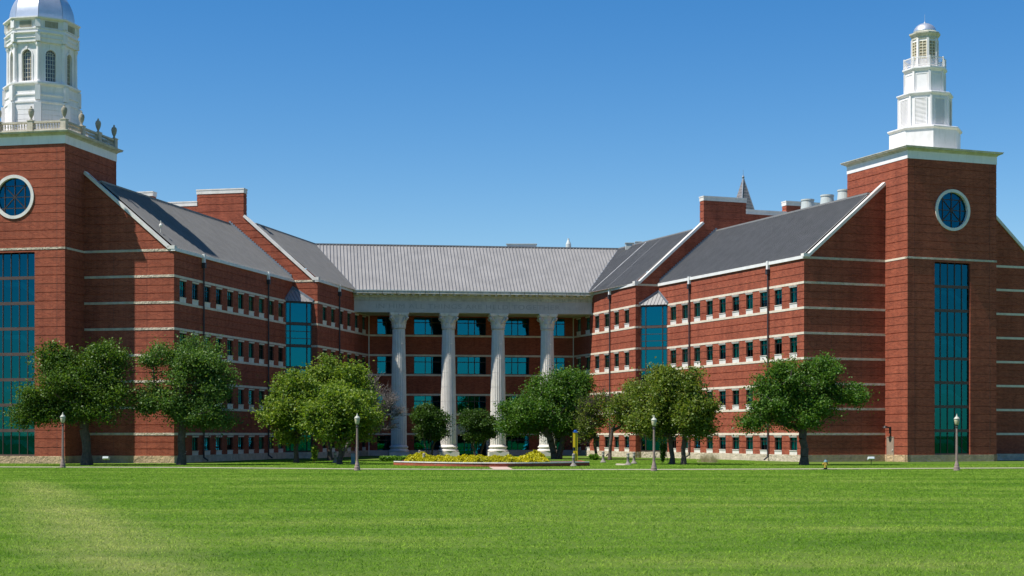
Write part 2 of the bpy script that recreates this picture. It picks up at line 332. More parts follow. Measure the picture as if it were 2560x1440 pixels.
for p, q in zip(fine[:-1], fine[1:]):
    d = q-p; m = MB().poly([(0, 0, 0), (d.x*0.985, d.y*0.985, 0), (d.x*0.985, d.y*0.985+2.1, 0), (0, 2.1, 0)])
    add('paving_slab', m, 'concrete', wk, T(p.x, p.y, 0.03))
a, b_, c_, d_ = gpy(1222, 1167.2), gpy(1268, 1167.2), gpy(1286, 1174.4), gpy(1236, 1174.4)
pp = structure(add('path', MB().poly([(v.x, v.y, 0.012) for v in (d_, c_, b_, a)]), 'pink'))
a, b_, c_, d_ = gpy(1540, 1158.8), gpy(1572, 1160.2), gpy(1575, 1163.0), gpy(1537, 1163.6)
structure(add('paving_pad', MB().poly([(v.x, v.y, 0.012) for v in (d_, c_, b_, a)]), 'concrete'))

# ------------------------------------------------------------------ building: key plan points
LA = 29.0
class Wing:
    def __init__(s, left, c1, ang):
        s.left = left; s.c = Vector(c1); a = radians(ang)
        if left: s.e = Vector((-cos(a), sin(a))); s.u = Vector((sin(a), cos(a)))
        else: s.e = Vector((cos(a), sin(a))); s.u = Vector((-sin(a), cos(a)))
    def P(s, t, k): return s.c+s.e*t+s.u*k
    def fr(s, A, B):
        f = Frame(s.P(*A), s.P(*B)) if s.left else Frame(s.P(*B), s.P(*A)); f.left = s.left; return f
    def p3(s, t, k, z): p = s.P(t, k); return (p.x, p.y, z)
    def M(s, t, k, z):                        # local frame of the wing: x along t, y along s
        p = s.P(t, k); return T(p.x, p.y, z) @ RZ(atan2(s.u.y, s.u.x)-pi/2)
WL = Wing(True, (-28.94, 137.0), 12.5); WR = Wing(False, (26.08, 142.9), 21.26)
WL.t0, WL.tw, WR.t0, WR.tw = 8.35, 9.5, 8.55, 9.65
C4L, C4R = Vector((-16.45, 183.2)), Vector((7.15, 186.9))
def fx(f, px):
    r = (px-1280)/F; return (r*f.a.y-f.a.x)/(f.d.x-r*f.d.y)
def mxx(f, x): return x if f.left else f.L-x

BLD = empty('academic_building', (-4.0, 160.0, 0), 'red brick academic building with two gabled wings and a tall white-columned portico between them', 'building')
WIN_MESH = {}
def window_meshes(kind, w):
    key = (kind, w)
    if key in WIN_MESH: return WIN_MESH[key]
    p, gt, lt = (0.44, 1.86, 1.99) if kind == 'up' else (0.38, 1.58, 1.72)
    h = w/2; f = MB(); y0, y1 = 0.11, 0.19; b = 0.055
    f.box(-h, -h+b, y0, y1, p, gt); f.box(h-b, h, y0, y1, p, gt); f.box(-h+b, h-b, y0, y1, p, p+b); f.box(-h+b, h-b, y0, y1, gt-b, gt)
    tz = p+(gt-p)*0.70
    f.box(-0.022, 0.022, y0+.01, y1-.01, p+b, tz-.022); f.box(-0.022, 0.022, y0+.01, y1-.01, tz+.022, gt-b); f.box(-h+b, h-b, y0+.012, y1-.012, tz-.022, tz+.022)
    pane = MB().poly([(-h+b, 0.15, p+b), (h-b, 0.15, p+b), (h-b, 0.15, gt-b), (-h+b, 0.15, gt-b)])
    lin = MB().box(-h-.02, h+.02, -0.05, 0.22, gt, lt-0.04).box(-h-.04, h+.04, -0.09, 0.22, lt-0.04, lt)
    sill = MB().box(-h, h, -0.012, 0.2, 0, p-0.05).box(-h, h, -0.06, 0.2, p-0.05, p)
    def blinds(k):
        q = MB()
        for i in range(k):
            z = gt-b-i*0.075; q.poly([(-h+.07, 0.24, z-.07), (h-.07, 0.24, z-.07), (h-.07, 0.265, z), (-h+.07, 0.265, z)])
        return q
    bl, bl3, bl4 = blinds(9), blinds(17), blinds(4)
    bl2 = MB().poly([(-h+.07, 0.32, p+.02), (-0.12, 0.32, p+.02), (-0.12, 0.32, gt-.05), (-h+.07, 0.32, gt-.05)])
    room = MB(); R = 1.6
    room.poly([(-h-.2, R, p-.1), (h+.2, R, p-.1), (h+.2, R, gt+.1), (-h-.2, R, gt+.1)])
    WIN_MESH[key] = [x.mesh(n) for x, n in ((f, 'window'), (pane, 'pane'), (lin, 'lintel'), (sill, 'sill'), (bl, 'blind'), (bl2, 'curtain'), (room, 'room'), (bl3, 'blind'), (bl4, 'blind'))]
    return WIN_MESH[key]
def window(f, x, z, kind, w=1.28, shade=None):
    ms = window_meshes(kind, w); o = add('window', ms[0], 'bronze', BLD, f.at(x, 0, z), True)
    add('pane', ms[1], 'glass', o); add('lintel', ms[2], 'coping', o); add('sill', ms[3], 'coping', o)
    r = rng.random()
    if shade == 'full': add('blind', ms[5], 'blind', o); add('blind', ms[4], 'blind', o)
    elif r < 0.28: add('blind', ms[4], 'blind', o)
    elif r < 0.62: add('blind', ms[7], 'blind', o)
    elif r < 0.74: add('blind', ms[8], 'blind', o)
    elif r < 0.90: add('curtain', ms[5], 'blind', o)
def facade(f, z0, z1, windows=(), extra=(), rough=False, parent=None, w=1.28, topband=False, base=True, bandx=None):
    par = parent or BLD
    bands = [b for b in BANDS if z0 < b < z1] + ([EAVE-.08] if topband else [])
    edges = [z0]+[v for b in bands for v in (b-BH, b+BH)]+[z1]
    if topband: edges = edges[:-1]
    ops = list(extra)
    for x in windows:
        for b in (2.5, 7.02, 11.54, 16.06):
            if b > z1+0.1: continue
            if b == 2.5: ops.append((x-w/2, x+w/2, BASE, BASE+1.72))
            else: ops.append((x-w/2, x+w/2, b-2.26+BH, b-2.26+BH+1.99))
    for i in range(0, len(edges)-1, 2):
        lo, hi = edges[i], edges[i+1]
        op = [(a, c, max(p, lo), min(q, hi)) for a, c, p, q in ops if q > lo and p < hi]
        add('brick_panel', wall_mesh(0, f.L, lo, hi, groove_list(lo, hi), op), 'brick', par, f.M, True)
    bm = 'rough' if rough else 'stone'
    xa, xb = bandx or (-0.03, f.L+0.03)
    for b in bands: add('stone_band', MB().box(xa, xb, -0.035, 0.25, b-BH, b+BH), bm, par, f.M, True)
    if base: add('base_course', MB().box(xa-.01, xb+.01, -0.05, 0.3, -0.2, z0), 'base' if rough else 'rough', par, f.M, True)
    for x in windows:
        for b in (2.5, 7.02, 11.54, 16.06):
            if b > z1+0.1: continue
            if b == 2.5: window(f, x, BASE, 'gr', w)
            else: window(f, x, b-2.26+BH, 'up', w, 'full' if (not f.left and rng.random() < 0.06) or (f.left and rng.random() < 0.10) else None)
UNIT = MB().box(0, 1, -0.5, 0.5, 0, 1).mesh('roof_seam')
def roof(name, pts, spacing=0.40, mat_='roof', off=0.2):
    """pts: eave a, eave b, ridge b, ridge a (3D)"""
    P = [Vector(p) for p in pts]; ro = add(name, MB().poly(P), mat_, BLD, I4, True)
    a, b = P[0], P[1]; d = Vector((b.x-a.x, b.y-a.y)); L = d.length; d /= L; u = Vector((-d.y, d.x))
    if (P[2].xy-a.xy).dot(u) < 0: u = -u
    q = [((p.xy-a.xy).dot(d), (p.xy-a.xy).dot(u), p.z) for p in P]
    n = (P[1]-P[0]).cross(P[2]-P[0]); 
    if abs(n.z) < 1e-6: return ro
    def zz(x, y): return P[0].z-(n.x*(x-P[0].x)+n.y*(y-P[0].y))/n.z
    s = min(v[0] for v in q)+off; smax = max(v[0] for v in q)
    while s < smax:
        rr = []
        for i in range(4):
            (s0, r0, _), (s1, r1, _) = q[i], q[(i+1) % 4]
            if (s0-s)*(s1-s) < 0: rr.append(r0+(r1-r0)*(s-s0)/(s1-s0))
        if len(rr) >= 2 and max(rr)-min(rr) > 0.25:
            e = []
            for r in (min(rr), max(rr)):
                p = a.xy+d*s+u*r; e.append(Vector((p.x, p.y, zz(p.x, p.y))))
            v = e[1]-e[0]; X = T(*e[0]) @ v.to_track_quat('X', 'Z').to_matrix().to_4x4() @ S3(v.length, 0.05, 0.11)
            add('roof_seam', UNIT, 'seam', ro, X, True)
        s += spacing
    return ro
def downpipe(f, x, ztop=18.55):
    o = add('downpipe', MB().tube((0, -0.15, 0.35), (0, -0.15, ztop-1.1), 0.075, 0.075, 8).tube((0, -0.15, 0.4), (0.0, -0.55, 0.12), 0.075, 0.075, 8), 'pipe', BLD, f.at(x), True)
    add('rainwater_head', MB().box(-0.17, 0.17, -0.32, -0.02, ztop-1.25, ztop-0.85).box(-0.2, 0.2, -0.35, -0.02, ztop-0.85, ztop-0.78), 'pipe', o)
    add('scupper', MB().box(-0.14, 0.14, -0.26, -0.02, ztop-0.78, ztop), 'gutter', o)
RZ0 = 18.42; SLOPE = 0.85; RT = 7.0; RIDGE = RZ0+SLOPE*RT
def build_wing(w):
    L = w.left
    # inner facade facing the court
    f = w.fr((0, 0), (0, LA))
    facade(f, BASE, EAVE-0.18, [mxx(f, 1.8+2.64*i) for i in range(10)])
    add('eave_gutter', MB().box(-0.1, f.L, -0.14, 0.25, EAVE-0.18, EAVE+0.1), 'gutter', BLD, f.M, True)
    for px in ((506, 668) if L else (1726, 1923)): downpipe(f, fx(f, px))
    # gabled end wall on the court side of the tower
    f = w.fr((w.t0, 0), (0, 0)); facade(f, BASE, EAVE, [], rough=True, topband=True, bandx=(0, f.L+.03) if L else (-.03, f.L))
    tm = lambda z: 0.35+max(0, z-18.4)/0.88
    if L: gm = gable_mesh(EAVE+.03, 25.0, lambda z: 0, lambda z: f.L-tm(z))
    else: gm = gable_mesh(EAVE+.03, 25.0, lambda z: tm(z), lambda z: f.L)
    add('brick_gable', gm, 'brick', BLD, f.M, True)
    for x_ in (f.L*.33, f.L*.7): add('expansion_joint', MB().box(x_-.012, x_+.012, -.006, .05, BASE, 18.1), 'joint', BLD, f.M, True)
    def coping(t0, z0, t1, z1, k, flat):
        pts = [w.p3(t0, k, z0), w.p3(t1, k, z1)]
        mb = MB().beam(pts[0], pts[1], 0.5, 0.26)
        mb.beam(w.p3(t0-flat, k, z0+0.02), w.p3(t0+0.12, k, z0+0.02), 0.5, 0.30)
        add('rake_coping', mb, 'coping', BLD, I4, True)
    coping(0.45, 18.48, w.t0, 25.2+.88*(w.t0-8.35), 0.12, 0.55)
    # the far side of the wing and its half of the end wall
    f = w.fr((26.2, 0), (w.t0+w.tw, 0)); facade(f, BASE, EAVE, [], rough=False, topband=True)
    tm2 = lambda z: 0.35+max(0, z-18.4)/0.88
    gm = gable_mesh(EAVE+.03, 25.0, (lambda z: tm2(z)) if L else (lambda z: 0), (lambda z: f.L) if L else (lambda z: f.L-tm2(z)))
    add('brick_gable', gm, 'brick', BLD, f.M, True)
    mb = MB().beam(w.p3(25.75, 0.12, 18.48), w.p3(w.t0+w.tw, 0.12, 25.2), 0.5, 0.26); add('rake_coping', mb, 'coping', BLD, I4, True)
    p = [w.P(26.2, 0), w.P(26.2, LA), w.P(28.9, LA), w.P(28.9, LA+40)]
    for a, b in zip(p[:-1], p[1:]): add('rear_wall', MB().poly([(a.x, a.y, -.2), (b.x, b.y, -.2), (b.x, b.y, EAVE), (a.x, a.y, EAVE)]), 'brick', BLD, I4, True)
    roof('roof', [w.p3(-0.05, 0.28, RZ0), w.p3(-0.05, LA, RZ0), w.p3(RT, LA, RIDGE), w.p3(RT, 0.28, RIDGE)])
    add('roof', MB().poly([w.p3(26.25, 0.28, RZ0), w.p3(26.25, LA, RZ0), w.p3(26.2-RT, LA, RIDGE), w.p3(26.2-RT, 0.28, RIDGE)]), 'roof', BLD, I4, True)
    add('roof_deck', MB().poly([w.p3(RT, 0.28, RIDGE-.15), w.p3(RT, LA, RIDGE-.15), w.p3(26.2-RT, LA, RIDGE-.15), w.p3(26.2-RT, 0.28, RIDGE-.15)]), 'roof', BLD, I4, True)
    add('ridge_cap', MB().beam(w.p3(RT, 0.3, RIDGE+.03), w.p3(RT, LA-.1, RIDGE+.03), 0.35, 0.16), 'seam', BLD, I4, True)
    fl = MB(); n = 30
    for i in range(n):
        t0 = 0.1+(RT-0.1)*i/n; t1 = 0.1+(RT-0.1)*(i+1)/n; z = RZ0+SLOPE*t0; X = w.M(0, LA, 0) @ S3(1 if not L else -1, 1, 1)
        fl.box(t0, t1, -0.07, -0.03, z-0.05, z+0.42+SLOPE*(t1-t0)*0.5, X)
    add('stepped_flashing', fl, 'lead', BLD, I4, True)
    # interior: corridor wall and floors keep the rooms dark
    inn = MB()
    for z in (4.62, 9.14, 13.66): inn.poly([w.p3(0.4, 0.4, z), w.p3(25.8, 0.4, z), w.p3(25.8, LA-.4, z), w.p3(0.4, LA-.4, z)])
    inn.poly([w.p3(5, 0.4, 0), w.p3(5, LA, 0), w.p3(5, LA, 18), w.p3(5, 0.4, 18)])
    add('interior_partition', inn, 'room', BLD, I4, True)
    # cross wall with the two chimney-like pylons
    f = w.fr((28.9, LA), (-2.7, LA)); tt = lambda z: -2.35+max(0, z-18.4)/0.88
    gm = gable_mesh(EAVE+.03, 25.0, lambda z: (28.9-(26.2-tt(z))) if L else tt(z)+2.7, lambda z: (28.9-tt(z)) if L else (26.2-tt(z))+2.7)
    add('brick_gable', gm, 'brick', BLD, f.M, True)
    f2 = w.fr((0, LA), (-2.7, LA)); facade(f2, BASE, EAVE, [], rough=True, topband=True)
    pts = (w.p3(-2.3, LA+.15, 18.48), w.p3(5.35, LA+.15, 25.2))
    mb = MB().beam(pts[0], pts[1], 0.55, 0.26); mb.beam(w.p3(-2.85, LA+.15, 18.5), w.p3(-2.18, LA+.15, 18.5), 0.55, 0.3)
    add('rake_coping', mb, 'coping', BLD, I4, True)
    mb = MB().beam(w.p3(28.5, LA+.15, 18.48), w.p3(20.85, LA+.15, 25.2), 0.55, 0.26); add('rake_coping', mb, 'coping', BLD, I4, True)
    def block(t0, t1, z0, z1, ct):
        ring = lambda z, i: [w.p3(t0+i, LA+i, z), w.p3(t1-i, LA+i, z), w.p3(t1-i, LA+0.9-i, z), w.p3(t0+i, LA+0.9-i, z)]
        rr = []; z = z0
        while z < z1-.01:
            e = min(z+0.753, z1); rr += [ring(z, 0), ring(e-.055, 0), ring(e-.055, .045), ring(e, .045)]; z = e
        o = add('pylon', MB().rings(rr), 'brick', BLD, w.M((t0+t1)/2, LA, z0), True)
        o.data.transform(WM[o].inverted())
        o2 = add('pylon_coping', MB().rings([ring(z1, -.04), ring(z1+ct*0.75, -.04), ring(z1+ct*0.75, -.07), ring(z1+ct, -.07)]), 'coping', o, I4)
        o2.data.transform(WM[o].inverted())
    block(5.4, 10.6, 25.0, 27.6, 0.5); block(15.6, 20.8, 25.0, 27.6, 0.5); block(10.6, 15.6, 25.0, 26.4, 0.5)
    # inner section beside the portico
    c3 = w.P(-2.7, LA); c4 = C4L if L else C4R
    f = Frame(c3, c4) if L else Frame(c4, c3); f.left = L
    facade(f, BASE, EAVE-0.18, [mxx(f, 2.4+2.93*i) for i in range(6)])
    add('eave_gutter', MB().box(-0.1 if L else 4.5, f.L-4.5 if L else f.L+.1, -0.14, 0.25, EAVE-0.18, EAVE+0.1), 'gutter', BLD, f.M, True)
    downpipe(f, fx(f, 846 if L else 1527))
    w.Bf = f
    # glazed diagonal bay in the inner corner
    q_ = 2.1; fb = w.fr((0, LA-q_), (-q_, LA)); iw = fb.L
    bay = add('bay_window', MB().box(0, iw, 0.0, 0.14, BASE, BASE+0.1), 'bronze', BLD, fb.M, True)
    add('bay_base', MB().rings([[w.p3(0, LA-q_, z), w.p3(-q_, LA, z), w.p3(0, LA, z)] for z in (-.2, BASE)]), 'rough', bay, I4, True)
    cols = [0.55, iw-1.1, 0.55]; bars = MB(); bb = 0.045; xs_ = [0, .55, iw-.55, iw]
    tops = [15.98, 13.8, 11.54, 9.28, 7.02, 4.76, 2.5, BASE]
    for k in range(7):
        z1, z0 = tops[k]-(0.13 if k else 0.05), tops[k+1]+0.13
        sb = [z0, z1] if k % 2 == 0 else [z0, z0+(z1-z0)*0.32, z0+(z1-z0)*0.68, z1]
        for zz_ in sb[1:-1]: bars.box(0, iw, 0, 0.1, zz_-.03, zz_+.03)
        add('spandrel', MB().box(0.02, iw-.02, 0.02, 0.12, tops[k+1]-.13, tops[k+1]+.13), 'spandrel', bay, fb.M, True)
        for i in range(3):
            for z_a, z_b in zip(sb[:-1], sb[1:]):
                add('pane', MB().poly([(xs_[i]+bb, 0.06, z_a+.03), (xs_[i+1]-bb, 0.06, z_a+.03), (xs_[i+1]-bb, 0.06, z_b-.03), (xs_[i]+bb, 0.06, z_b-.03)]), 'bayglass', bay, fb.M, True)
    for x in xs_: bars.box(x-bb, x+bb, -0.005, 0.105, BASE+.02, 15.95)
    bars.box(-.06, iw+.06, -0.07, 0.11, 15.93, 16.08)
    add('bay_frame', bars, 'bronze', bay, fb.M, True)
    nn = fb.n*0.14; A3 = Vector(w.p3(0, LA, 17.55)); pa, pb = w.P(0, LA-q_-.12)+nn*.5, w.P(-q_-.12, LA)+nn*.5
    B1, B2 = Vector((pa.x, pa.y, 16.1)), Vector((pb.x, pb.y, 16.1))
    add('bay_roof', MB().poly([B1, B2, A3]), 'roof', bay, I4, True)
    n = 8; dn = (B2-B1).normalized(); Ls = (B2-B1).length; sA = (A3-B1).dot(dn); up = A3-(B1+dn*sA)
    for i in range(1, n):
        s_ = Ls*i/n; k_ = s_/sA if s_ < sA else (Ls-s_)/(Ls-sA); v = up*max(.05, k_)*.97
        X = T(*(B1+dn*s_)) @ v.to_track_quat('X', 'Z').to_matrix().to_4x4() @ S3(v.length, 0.04, 0.05); add('roof_seam', UNIT, 'seam', bay, X, True)
    fl = MB(); up_ = Vector((0, 0, .1))
    for q in (B1, B2):
        for k in range(10): p0, p1_ = q+(A3-q)*k/10, q+(A3-q)*(k+1)/10; fl.beam(p0+up_, p1_+up_, .1, .28)
    add('wall_flashing', fl, 'lead', bay, I4, True)
    add('bay_interior', MB().poly([w.p3(-q_+.1, LA-.06, 0), w.p3(-.06, LA-.06, 0), w.p3(-.06, LA-.06, 16), w.p3(-q_+.1, LA-.06, 16)]).poly([w.p3(-.06, LA-q_+.1, 0), w.p3(-.06, LA-.06, 0), w.p3(-.06, LA-.06, 16), w.p3(-.06, LA-q_+.1, 16)]), 'room', bay, I4, True)
build_wing(WL); build_wing(WR)

# ------------------------------------------------------------------ centre block and portico
EL, ER = Vector((-17.62, 177.6)), Vector((9.15, 181.15)); fe = Frame(EL, ER); fe.left = True
back = -fe.n
def meet(p, d, q, e):                        # plan intersection of two lines
    k = ((q.x-p.x)*e.y-(q.y-p.y)*e.x)/(d.x*e.y-d.y*e.x); return p+d*k
el3 = EL+fe.n*0.85; RUN_C = 8.3; cr0 = el3+back*RUN_C; cv = {}
for w in (WL, WR):
    a = w.P(-2.75, LA+.35); d = w.P(-2.75+RT, LA+.35); cv[w] = (a, meet(a, w.u, el3, fe.d), meet(d, w.u, cr0, fe.d), d)
v3 = lambda p, z: Vector((p.x, p.y, z))
ELr, RLp, ERr, RRp = v3(cv[WL][1], RZ0), v3(cv[WL][2], RIDGE), v3(cv[WR][1], RZ0), v3(cv[WR][2], RIDGE)
roof('centre_roof', [ELr, ERr, RRp, RLp], 0.385)
add('ridge_cap', MB().beam(RLp+Vector((0, 0, .03)), RRp+Vector((0, 0, .03)), 0.35, 0.14), 'seam', BLD, I4, True)
for w, sg in ((WL, -1), (WR, 1)):
    a, b, c, d = v3(cv[w][0], RZ0), v3(cv[w][1], RZ0), v3(cv[w][2], RIDGE), v3(cv[w][3], RIDGE)
    roof('side_roof', [a, b, c, d], 0.40)
    add('valley_flashing', MB().beam(b+Vector((0, 0, .03)), c+Vector((0, 0, .03)), 0.25, 0.03), 'lead', BLD, I4, True)
    add('ridge_cap', MB().beam(d+Vector((0, 0, .03)), c+Vector((0, 0, .03)), 0.3, 0.14), 'seam', BLD, I4, True)
    add('roof_deck', MB().poly([d, w.p3(22, LA+.35, RIDGE), w.p3(28.9, LA+40, RIDGE), (c.x+sg*10, c.y+25, RIDGE), c]), 'roof', BLD, T(0, 0, -.12), True)
p_, q_ = v3(cv[WR][0], RZ0), v3(cv[WR][2], RIDGE)
for k0 in (0.30, 0.62):                      # raised conduits on the right side roof
    e0 = cv[WR][0]+WR.u*(12.5*(1-k0)+4*k0*0+2.0); e1 = e0+WR.e*(RT-.3)
    add('roof_conduit', MB().beam((e0.x, e0.y, RZ0+.12), (e1.x, e1.y, RIDGE-.12), .09, .09), 'coping' if k0 < .5 else 'seam', BLD, I4, True)
add('roof_deck', MB().poly([RLp, RRp, (RRp.x+10, RRp.y+25, RIDGE), (RLp.x-10, RLp.y+25, RIDGE)]), 'roof', BLD, T(0, 0, -.12), True)
a, b = WL.P(28.9, LA+40), WR.P(28.9, LA+40)
add('rear_wall', MB().poly([(a.x, a.y, 0), (b.x, b.y, 0), (b.x, b.y, EAVE+6), (a.x, a.y, EAVE+6)]), 'brick', BLD, I4, True)
# facade behind the columns
fc = Frame(C4L, C4R); fc.left = True
spans = [(943, 1000), (1035, 1108), (1143, 1215), (1252, 1323), (1360, 1412)]
zr = [(13.93, 15.95), (9.42, 11.42), (4.9, 6.9)]
ops = []
for p0, p1 in spans:
    for z0, z1 in zr: ops.append((fx(fc, p0), fx(fc, p1), z0, z1))
gx = [(fx(fc, p0), fx(fc, p1)) for p0, p1 in spans]
for i, (x0, x1) in enumerate(gx): ops.append((x0, x1, BASE if i != 2 else 0.12, 2.32))
facade(fc, BASE if False else 0.12, 16.06, [], ops, base=False)
add('base_course', MB().box(0, gx[2][0]-.4, -0.06, 0.0, -0.2, BASE), 'frieze', BLD, fc.M, True); add('base_course', MB().box(gx[2][1]+.4, fc.L, -0.06, 0.0, -0.2, BASE), 'frieze', BLD, fc.M, True)
def big_window(f, x0, x1, z0, z1, cols=(0, .39, .605, 1), tr=0.69, name='window', parent=None, gm='centreglass'):
    w_, h_ = x1-x0, z1-z0; b = 0.045; m = MB()
    xs_ = [w_*c for c in cols]; zs_ = [0, h_*tr, h_] if tr else [0, h_]
    for x in xs_: m.box(max(0, x-b), min(w_, x+b), 0.1, 0.2, 0, h_)
    for z in zs_: m.box(0, w_, 0.105, 0.195, max(0, z-b), min(h_, z+b))
    o = add(name, m, 'bronze', parent or BLD, f.at(x0, 0, z0), True)
    for i in range(len(xs_)-1):
        for j in range(len(zs_)-1):
            add('pane', MB().poly([(xs_[i]+b, .15, zs_[j]+b), (xs_[i+1]-b, .15, zs_[j]+b), (xs_[i+1]-b, .15, zs_[j+1]-b), (xs_[i]+b, .15, zs_[j+1]-b)]), gm, o)
    return o
for o_ in ops[:-5]: big_window(fc, *o_)
for i, (x0, x1) in enumerate(gx):
    if i != 2: big_window(fc, x0, x1, BASE, 2.32)
x0, x1 = gx[2]; dr = big_window(fc, x0, x1, 0.12, 2.32, (0, .25, .5, .75, 1), 0.0, 'entrance_door')
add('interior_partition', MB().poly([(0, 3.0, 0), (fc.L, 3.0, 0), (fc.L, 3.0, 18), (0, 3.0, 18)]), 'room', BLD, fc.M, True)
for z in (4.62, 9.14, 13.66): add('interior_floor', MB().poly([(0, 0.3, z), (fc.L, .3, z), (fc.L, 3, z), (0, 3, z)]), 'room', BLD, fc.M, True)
# gabled door surround
sr = MB(); xa, xb = x0-.35, x1+.35
sr.box(xa, xa+.34, -0.45, 0, 0, 2.5).box(xb-.34, xb, -0.45, 0, 0, 2.5).box(xa-.1, xb+.1, -0.5, 0, 2.5, 3.05)
so = add('door_surround', sr, 'frieze', BLD, fc.M, True)
xm = (xa+xb)/2; pr = [(xa-.3, 3.05), (xb+.3, 3.05), (xb+.3, 3.2), (xm, 4.35), (xa-.3, 3.2)]
add('pediment', MB().rings([[(x, y, z) for x, z in pr] for y in (0, -0.6)]), 'frieze', so)
for px in (922, 1433):
    add('downpipe', MB().tube((fx(fc, px), -.15, 0), (fx(fc, px), -.15, 16.05), 0.07, 0.07, 8), 'coping', BLD, fc.M, True)
# entablature
Z0 = 16.05
ent = add('entablature', MB().box(0, fe.L, 0.05, 1.9, Z0+.004, 18.3), 'frieze', BLD, fe.M, True)
add('soffit', MB().box(0.3, fe.L-.3, 1.9, 7.2, Z0+.03, Z0+.3), 'frieze', ent)
npan = 17; pw = fe.L/npan
for i in range(npan): add('frieze_panel', MB().box(i*pw+.012, (i+1)*pw-.012, 0, 0.06, Z0, 17.36), 'frieze', ent)
add('bed_moulding', MB().box(0, fe.L, -0.06, .06, 17.37, 17.46).box(0, fe.L, -0.12, .06, 17.71, 17.82).box(0, fe.L, -0.02, .06, 17.46, 17.71).box(0, fe.L, -.16, .06, 17.82, 17.88).box(0, fe.L, -.2, .06, 17.88, 18.08), 'cornice', ent)
m = MB(); x = 0.12
while x < fe.L-.12: m.box(x, x+.16, -0.12, -0.02, 17.48, 17.70); x += 0.30
o = add('dentils', m, 'cornice', ent); o['kind'] = 'stuff'
m = MB(); x = 0.25
while x < fe.L-.2: m.box(x, x+.30, -0.72, -0.2, 17.90, 18.06); x += 0.775
o = add('modillions', m, 'cornice', ent); o['kind'] = 'stuff'
for i in range(npan): add('corona_block', MB().box(i*pw+(.02 if i else 0), (i+1)*pw-.02, -0.86, .06, 18.085, 18.40), 'cornice', ent)
add('eave_gutter', MB().box(-.4, fe.L+.1, -0.90, -0.6, 18.40, 18.50), 'gutter', ent)
def text_mesh(s, size):
    c = bpy.data.curves.new('text', 'FONT'); c.body = s; c.size = size; c.extrude = 0.004; c.space_character = 1.12
    o = bpy.data.objects.new('text', c); COL.objects.link(o); bpy.context.view_layer.update()
    me = bpy.data.meshes.new_from_object(o.evaluated_get(bpy.context.evaluated_depsgraph_get())); bpy.data.objects.remove(o)
    co = np.empty(len(me.vertices)*3, dtype=np.float32); me.vertices.foreach_get('co', co); me.materials.clear(); return me, co.reshape(-1, 3)[:, 0].max()
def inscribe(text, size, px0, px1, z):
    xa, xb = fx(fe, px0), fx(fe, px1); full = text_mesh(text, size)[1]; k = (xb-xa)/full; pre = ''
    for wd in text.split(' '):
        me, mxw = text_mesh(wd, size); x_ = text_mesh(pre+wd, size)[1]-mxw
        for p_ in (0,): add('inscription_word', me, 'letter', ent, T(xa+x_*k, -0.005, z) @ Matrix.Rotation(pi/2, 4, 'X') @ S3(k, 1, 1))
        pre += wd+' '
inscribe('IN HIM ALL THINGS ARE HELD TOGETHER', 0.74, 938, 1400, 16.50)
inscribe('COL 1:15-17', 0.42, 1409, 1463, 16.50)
# columns
SH0, SH1 = 1.30, 14.26; R0, R1 = 0.89, 0.70; ND = 8
def shaft_r(z):
    k = (z-SH0)/(SH1-SH0); return R0+(R1-R0)*(k**1.6)
def flute_ring(z, r):
    pts = []; nf = 24
    for i in range(nf):
        for k, dr in ((0.0, 0), (0.18, 0), (0.36, -.055), (0.59, -.075), (0.82, -.055)):
            a = 2*pi*(i+k)/nf; pts.append(((r+dr*r/0.9)*cos(a), (r+dr*r/0.9)*sin(a), z))
    return pts
drums = []
for i in range(ND):
    za = SH0+(SH1-SH0)*i/ND; zb = SH0+(SH1-SH0)*(i+1)/ND; d = MB().rings([flute_ring(za+.012, shaft_r(za)), flute_ring(zb-.012, shaft_r(zb))]); drums.append(d.mesh('shaft_drum'))
core = MB().lathe([(R0-.1, SH0), (R1-.09, SH1)], 20).mesh('column', True)
plinth = MB().box(-1.12, 1.12, -1.12, 1.12, -0.2, 0.48).mesh('plinth')
cbase = MB().lathe([(1.10, .485), (1.16, .56), (1.17, .64), (1.12, .72), (1.0, .76), (.95, .84), (.97, .92), (1.06, .97), (1.07, 1.05), (1.02, 1.12), (.93, 1.15), (.90, 1.295)], 32).mesh('column_base', True)
cp = MB(); cp.lathe([(.72, 14.27), (.79, 14.31), (.79, 14.37), (.70, 14.40), (.68, 14.6), (.70, 15.0), (.78, 15.4), (.92, 15.68)], 24)
def leaf(a, z0, h, r, wd, curl):
    rows = []
    for k in range(6):
        u = k/5; z = z0+h*min(1, u*1.12)-(0.10*h if k == 5 else 0); rr = r+0.04+curl*u**3; ww = wd*(0.85+0.35*sin(pi*u))*(1 if k < 5 else .75)
        rows.append([((rr+dd)*cos(a+da/ rr), (rr+dd)*sin(a+da/rr), z) for da, dd in ((-ww/2, -.03), (-ww/4, .03), (0, .055), (ww/4, .03), (ww/2, -.03))])
    cp.rings(rows, cap=False, close=False)
for i in range(8): leaf(2*pi*i/8+pi/8, 14.42, 0.55, .69, .46, 0.22)
for i in range(8): leaf(2*pi*i/8, 14.42, 0.95, .70, .50, 0.26)
def spiral(c, ax, up, r, th, n=14):
    pr = []
    for k in range(n+1):
        a = k/n*3.2*pi; rr = r*(1-0.62*k/n); pr.append(Vector(c)+Vector(ax)*rr*cos(a)+Vector(up)*rr*sin(a))
    side = Vector(ax).cross(Vector(up)).normalized()
    for p, q in zip(pr[:-1], pr[1:]):
        d = (q-p).normalized(); nn = d.cross(side)
        cp.rings([[tuple(x_+side*sa+nn*sb) for sa, sb in ((-.13, -.035), (.13, -.035), (.13, .035), (-.13, .035))] for x_ in (p, q)])
